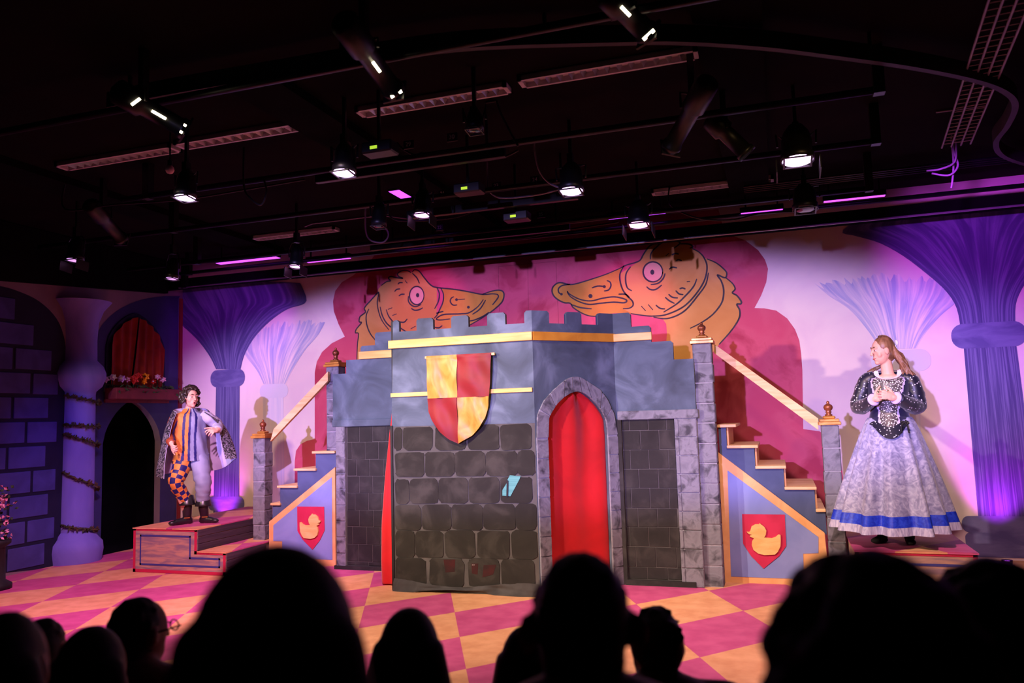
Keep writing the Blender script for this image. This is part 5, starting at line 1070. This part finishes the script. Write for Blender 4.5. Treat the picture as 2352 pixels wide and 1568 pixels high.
def sequin(name, base, bright, scale, thr):
    m_ = bpy.data.materials.new(name); nt, N, L, b = nodes_of(m_); tc = N.new('ShaderNodeTexCoord'); vo = N.new('ShaderNodeTexVoronoi'); vo.inputs['Scale'].default_value = scale; L.new(tc.outputs['Object'], vo.inputs['Vector'])
    lt = N.new('ShaderNodeMath'); lt.operation = 'LESS_THAN'; lt.inputs[1].default_value = thr; L.new(vo.outputs['Distance'], lt.inputs[0]); wn = N.new('ShaderNodeTexWhiteNoise'); L.new(vo.outputs['Color'], wn.inputs['Vector'])
    gt = N.new('ShaderNodeMath'); gt.operation = 'GREATER_THAN'; gt.inputs[1].default_value = .45; L.new(wn.outputs['Value'], gt.inputs[0]); mu = N.new('ShaderNodeMath'); mu.operation = 'MULTIPLY'; L.new(lt.outputs[0], mu.inputs[0]); L.new(gt.outputs[0], mu.inputs[1])
    mx = N.new('ShaderNodeMix'); mx.data_type = 'RGBA'; mx.inputs[6].default_value = base; mx.inputs[7].default_value = bright; L.new(mu.outputs[0], mx.inputs[0]); L.new(mx.outputs[2], b.inputs['Base Color'])
    b.inputs['Roughness'].default_value = .4; b.inputs['Sheen Weight'].default_value = .3; return m_
M_vel = sequin('velvet_sequin', rgb(16,14,40), rgb(236,230,240), 52, .26); M_velp = mat('velvet_navy', rgb(18,16,50), rgb(26,24,66), 6, 0.5, sheen=.5); M_seq = sequin('silver_sequin', rgb(66,56,62), rgb(240,232,228), 95, .45); M_lil = mat('lilac_trim', rgb(206,190,226), rgb(190,172,214), 20, 0.5)
rows = [(868,2040,33,.088),(869,2040,46,.105),(876,2040,54,.120),(895,2040,53,.132),(920,2041,48,.132),(945,2042,44,.122),(962,2043,45,.120),(972,2043,48,.130)]
R2 = []
for i in range(len(rows)-1):
    for k in range(4): t = k/4; R2.append([a+(b-a)*t for a, b in zip(rows[i], rows[i+1])])
R2.append(rows[-1]); NR = len(R2)
def bpf(i):
    top = max(0, 1-i/10); bot = max(0, (i-NR+9)/9)
    return lambda a: top*(.075*(1-max(0, math.sin(a))**.8)-.02)*1.0 - bot*.14*max(0, math.sin(a))**7
rings = [F.ring(x, y, hw, dp, .03, 96, pyf=bpf(i), wob=lambda a, i=i: max(0, (i-NR+9)/9)*(.035+.085*max(0, math.sin(a))**7)) for i, (y, x, hw, dp) in enumerate(R2)]
def bcol(i, k):
    d = abs(k*3.75+1.9-92); w_ = 52-34*min(1, i/(NR*.9))
    if i > NR*.80: return 0
    return 2 if d < w_ else (3 if d < w_+6 else 1)
MB().loft(rings, fm=bcol, cap=False).build('bodice', [M_vel, M_velp, M_seq, M_lil], woman, True)
MB().loft(limb(F, [P(2010, 864, .03), P(1990, 876, .03), P(1979, 905, .02), elL+F.z*.01, P(1985, 932, -.08), wrL-F.r*.01], [.050, .068, .068, .070, .062, .044], n=24, bump=.03)).build('sleeve', M_vel, woman, True)
MB().loft(limb(F, [P(2072, 864, .03), P(2092, 876, .03), P(2103, 905, .02), elR+F.z*.01, P(2092, 930, -.08), wrR+F.r*.02], [.050, .068, .070, .076, .066, .044], n=24, bump=.03, ph=1)).build('sleeve', M_vel, woman, True)
for wr, el in ((wrL, elL), (wrR, elR)):
    d = (wr-el).normalized(); cf = MB().lathe([(.046, -.05), (.050, -.045), (.050, .0), (.040, .012), (.036, .0)], wr-d*.005, 20, axis=d).build('cuff', mat('cuff_slate', rgb(70,70,104), rgb(84,84,120), 12, .6), woman, True)
    MB().lathe([(.050, 0), (.054, .006), (.048, .012), (.040, .014)], wr-d*.002, 20, axis=d).build('cuff_lace', M_lil, cf, True)
MB().loft([[q+F.z*.006 for q in F.ring(2040, 868, 33, .094, .03, 40, pyf=bpf(0))], [q+F.z*.016 for q in F.ring(2040, 868, 28, .078, .03, 40, pyf=bpf(0))], [q+F.z*.010 for q in F.ring(2040, 868, 22, .058, .03, 40, pyf=bpf(0))]], cap=False).build('neck_lace', mat('lace_white', rgb(240,228,232), rgb(224,208,220), 40, .6), woman, True)
M_skirt = mat('skirt_velvet', rgb(112,110,150), rgb(178,176,204), 16, 0.45, c3=rgb(146,144,180), lo=.3, hi=.7, dist=2.0, sheen=.3); M_blu = mat('skirt_band', rgb(28,48,186), rgb(44,72,214), 34, 0.4); M_hem = mat('skirt_hem', rgb(196,192,220), rgb(150,146,186), 1.0, 0.5, stretch=(60, 60, .2))
rings = []; zW = P(2043, 958, .03).z; zH = ZQ+.135; NS = 44; hemc = P(2053, 1200, .0)
topc = P(2043, 958, .03)
for i in range(NS+1):
    t = i/NS; z = zW+(zH-zW)*t; cc = Vector((topc.x+(hemc.x-topc.x)*t, topc.y+(hemc.y-topc.y)*t, z)); w0 = .172+.288*(t**.80); d0 = .118+.30*(t**.80); out = []
    for k in range(144):
        a = 2*math.pi*k/144; fo = (.007+.036*t)*(math.sin(13*a+.6*math.sin(2*a)+.3*t)+.45*math.sin(19*a+1.3))*min(1, .25+t*1.2)
        out.append(cc+F.r*((w0+fo)*math.cos(a))-F.k*((d0+fo)*math.sin(a))+F.z*(-.018*t*math.sin(a)))
    rings.append(out)
sk = MB().loft(rings, cap=False, fm=lambda i, k: 2 if i >= NS-3 else (1 if i >= NS-7 else 0)).build('skirt', [M_skirt, M_blu, M_hem], woman, True)
mb = MB(); q = P(2077, 970, -.20)
for sg in (-1, 1): mb.tube(crom([q, q+F.r*.02*sg-F.z*.02, q+F.r*.028*sg-F.z*.085], 5), .006, 6); ell_add(mb, q+F.r*.016*sg+F.z*.006, F.r*.018, F.k*.006, F.z*.010, 8, 6)
mb.build('ribbon_bow', M_black, woman, True)
for hx in (2027, 2089):
    b = P(hx, 1232, .02); g = Vector((b.x, b.y, ZQ)); d = (-F.k*.8+F.r*(-.45 if hx < 2050 else .05)).normalized(); mb = MB(); cap_add(mb, g+F.z*.16, .043, g+F.z*.05, .042); cap_add(mb, g+F.z*.036, .036, g+d*.08+F.z*.03, .03); ell_add(mb, g+d*.10+F.z*.026, d*.05, d.cross(F.z)*.040, F.z*.026); ell_add(mb, g-d*.01+F.z*.02, d*.045, d.cross(F.z)*.036, F.z*.02)
    blob(mb, .006, 'shoe', mat('shoe_suede', rgb(24,22,26), rgb(32,30,34), 20, .8), woman, 2)
# ------------------------------------------------------------------ audience
FH = Vector((FWD.x, FWD.y, 0)).normalized(); RH = Vector((FH.y, -FH.x, 0)); ZU = Vector((0, 0, 1))
def AP(px, py, d): return CAM+ray(px, py)*d
M_aud = mat('audience_clothes', rgb(24,22,26), rgb(32,30,34), 6, 0.9); M_ahair = mat('audience_hair', rgb(20,15,14), rgb(34,26,24), 30, 0.6); M_agrey = mat('audience_hair_grey', rgb(120,110,110), rgb(88,80,80), 30, 0.6); M_askin = mat('audience_skin', rgb(150,104,90), rgb(138,94,80), 8, 0.6)
BEN = {1: .50, 2: .40, 3: .02}
for r_, d0, d1, a, b, lab in ((1, .76, 1.22, -1.6, 1.8, 'dark bench under the nearest row of spectators'), (2, 1.30, 1.68, -1.6, 1.8, 'dark bench under the second row of spectators'), (3, 2.02, 2.95, -2.6, 1.6, 'dark bench under the front row of spectators')):
    t = thing('audience_bench', lab, 'bench', Vector((0, 0, -.35))+FH*(.5*(d0+d1)), 'audience benches'); zt = BEN[r_]; c = FH*(.5*(d0+d1))+RH*(.5*(a+b))
    MB().obox(c+ZU*(zt-.04), RH*((b-a)/2), FH*((d1-d0)/2), ZU*.04).build('seat_board', M_dark, t)
    for s in (a+.1, .5*(a+b), b-.1): MB().obox(FH*(.5*(d0+d1))+RH*s+ZU*((zt-.08-.35)/2), RH*.03, FH*((d1-d0)/2-.04), ZU*((zt-.08+.35)/2)).build('leg', M_dark, t)
def spectator(px, top, w_, d, row, label, hair, hm=None, look=0.0, ear=False, sh=.21, lean=0.0, seed=1, glasses=False, drop=0.0):
    T = AP(px, top, d); hw = w_/FPX*d/2; rs = random.Random(seed); zt = BEN[row]
    f = (FH*math.cos(look)+RH*math.sin(look)); s = Vector((f.y, -f.x, 0)); c = T-ZU*.122
    k = min(hw, .082)/.078
    mb = MB(); ell_add(mb, c+ZU*.01, s*.074*k, f*.092*k, ZU*.108); ell_add(mb, c-ZU*.055+f*.025, s*.055*k, f*.06*k, ZU*.065); cap_add(mb, c+f*.085*k+ZU*.005, .01, c+f*.105*k-ZU*.025, .012, 8)
    for sg in (-1, 1): ell_add(mb, c+s*sg*.078*k-f*.005, s*.012, f*.02, ZU*.034)
    nb = c-ZU*.10-FH*.03
    if ear:
        for sg in (-1, 1): ell_add(mb, c+s*sg*.094*k-ZU*.012-f*.02, s*.018, f*.016, ZU*.038); cap_add(mb, c-ZU*.06-f*.015, .055, nb-ZU*.04, .062)
    shz = nb.z-.03; base = Vector((nb.x-FH.x*.02, nb.y-FH.y*.02, 0))
    for sg in (-1, 1):
        a = base+RH*sg*(sh-.05)+ZU*(shz-.03); cap_add(mb, nb-ZU*.05, .06, a, .062); e = a+RH*sg*.05-ZU*.26+FH*.02; cap_add(mb, a, .058, e, .045); h = e+FH*.20-RH*sg*.06+ZU*.0; cap_add(mb, e, .042, h, .03); hand(mb, h, FH-RH*sg*.4, -ZU, .95, .45, -sg)
        hp = base+RH*sg*.09+ZU*(zt+.085); kn = hp+FH*.36; cap_add(mb, hp, .085, kn, .06); ft = Vector((kn.x, kn.y, max(zt-.42, -.35)+.06)); cap_add(mb, kn, .058, ft, .042); cap_add(mb, ft-ZU*.02, .036, ft+FH*.13-ZU*.025, .028)
    tz0, tz1 = zt+.11, shz-.05
    for q in range(6):
        t_ = q/5; ell_add(mb, base+ZU*(tz0+(tz1-tz0)*t_)-FH*.01, RH*(.165+.035*t_), FH*(.115-.005*t_), ZU*.12, 14, 8)
    b = blob(mb, .012, 'person', [M_askin, M_aud], smooth=3); tag(b, label, 'person', 'spectators seen from behind')
    cut = nb.z-.045; me = b.data; co = [v.co.z for v in me.vertices]
    me.polygons.foreach_set('material_index', [1 if co[p_.vertices[0]] < cut else 0 for p_ in me.polygons])
    hm = hm or M_ahair; mb = MB()
    if hair == 'short':
        ell_add(mb, c+ZU*.014-f*.016, s*hw, f*.095*k, ZU*.112); ell_add(mb, c-ZU*.05-f*.04, s*hw*.86, f*.055, ZU*.07)
        for q in range(40): a, e = rs.uniform(0, 6.28), rs.uniform(.1, 1.4); ell_add(mb, c+ZU*(.014+.105*math.sin(e))-f*.016+s*(hw*.94*math.cos(a)*math.cos(e))+f*(.088*k*math.sin(a)*math.cos(e)), s*.014, f*.014, ZU*.012, 6, 4)
    elif hair == 'long':
        ell_add(mb, c+ZU*.006-f*.016, s*hw, f*.10, ZU*.124); L_ = drop or .26
        for q in range(34):
            a = math.pi*(.08+.84*q/33)+math.pi; dx, dy = math.cos(a), math.sin(a); p0 = c+ZU*.02+s*(dx*hw*.90)+f*(dy*.07-.02); p1 = c-ZU*L_*.5+s*(dx*(hw*1.10+.01))+f*(dy*.085-.015); p2 = c-ZU*L_+s*(dx*(hw*1.30+.02)+rs.uniform(-.012, .012))+f*(dy*.095-.015)+ZU*rs.uniform(-.03, .02)
            cap_add(mb, p0, .026, p1, .027, 8); cap_add(mb, p1, .027, p2, .018, 8)
    elif hair == 'curly':
        ell_add(mb, c-ZU*.02-f*.01, s*hw*.93, f*.125, ZU*.142)
        for q in range(260):
            a, e = rs.uniform(0, 6.28), rs.uniform(-1.0, 1.5); n_ = s*(math.cos(a)*math.cos(e))+f*(math.sin(a)*math.cos(e))+ZU*math.sin(e)
            if n_.dot(f) > .55 and e < .5: continue
            R_ = rs.uniform(.014, .026); ell_add(mb, c-ZU*.02-f*.01+s*(n_.dot(s)*(hw*.95))+f*(n_.dot(f)*.128)+ZU*(n_.z*.146), s*R_, f*R_, ZU*R_*.9, 7, 5)
        for q in range(60): a = rs.uniform(3.2, 6.2); ell_add(mb, c-ZU*rs.uniform(.1, .24)+s*(math.cos(a)*hw*1.05)+f*(math.sin(a)*.12), s*.024, f*.024, ZU*.028, 7, 5)
    elif hair == 'tousled':
        ell_add(mb, c+ZU*.016-f*.016, s*hw*.96, f*.10, ZU*.112)
        for q in range(70):
            a, e = rs.uniform(0, 6.28), rs.uniform(-.3, 1.4); n_ = s*(math.cos(a)*math.cos(e))+f*(math.sin(a)*math.cos(e))+ZU*math.sin(e)
            if n_.dot(f) > .6 and e < .4: continue
            p0 = c+ZU*.016-f*.016+s*(n_.dot(s)*hw*.94)+f*(n_.dot(f)*.096)+ZU*(n_.z*.108); cap_add(mb, p0, .011, p0+n_*.004+s*rs.uniform(-.02, .02)+f*rs.uniform(-.02, .02), .006, 6)
    h_ = blob(mb, .009, 'hair', hm, b, 2)
    if hair == 'tousled':
        w2 = MB()
        for q in range(9): p0 = c+ZU*.112+RH*(.0-.006*q)-f*.02; w2.tube(crom([p0, p0+ZU*.016+RH*.022, p0-ZU*.004+RH*(.05+.004*q)], 5), .0012, 4)
        w2.build('hair_wisps', hm, h_, True)
    if glasses:
        g = MB()
        for sg in (-1, 1): g.tube([c+s*sg*.079*k+ZU*.012, c+s*sg*.072*k+f*.10*k+ZU*.014], .003, 6); q0 = c+s*sg*.034+f*.104*k+ZU*.01; g.tube([q0+s*(.024*math.cos(a))+ZU*(.018*math.sin(a)) for a in [6.2832*i/14 for i in range(15)]], .0025, 5)
        g.tube([c-s*.012+f*.108*k+ZU*.014, c+s*.012+f*.108*k+ZU*.014], .0025, 5); g.build('glasses', M_black, b, True)
    return b
spectator(640, 1258, 372, .95, 1, 'long haired spectator with the large dark head left of centre', 'long', drop=.30, seed=2)
spectator(1978, 1302, 470, .92, 1, 'curly haired spectator with the largest dark head at the right', 'curly', seed=4)
spectator(2272, 1306, 300, 1.50, 2, 'spectator at the right edge beside the curly haired one', 'curly', seed=5)
spectator(1330, 1271, 220, 1.40, 2, 'short haired spectator in front of the red doorway curtain', 'short', ear=True, look=.05, seed=6)
spectator(940, 1398, 140, 2.28, 3, 'long haired spectator below the heraldic banner', 'long', drop=.24, seed=7)
spectator(1205, 1441, 104, 2.75, 3, 'spectator half hidden left of the short haired one', 'long', drop=.20, seed=8, look=.35)
spectator(1500, 1397, 112, 2.60, 3, 'grey haired spectator with tousled wisps', 'tousled', M_agrey, look=-.5, seed=9, sh=.27)
spectator(323, 1372, 108, 2.70, 3, 'short haired spectator wearing glasses at the left', 'short', look=.55, seed=10, glasses=True)
spectator(216, 1440, 150, 2.22, 3, 'spectator with a bob below the one wearing glasses', 'long', drop=.20, seed=11)
spectator(100, 1420, 96, 2.85, 3, 'spectator with short dark hair second from the left edge', 'short', seed=12)
spectator(20, 1408, 170, 1.6, 2, 'spectator with the long dark hair at the left edge', 'long', seed=13, drop=.2)
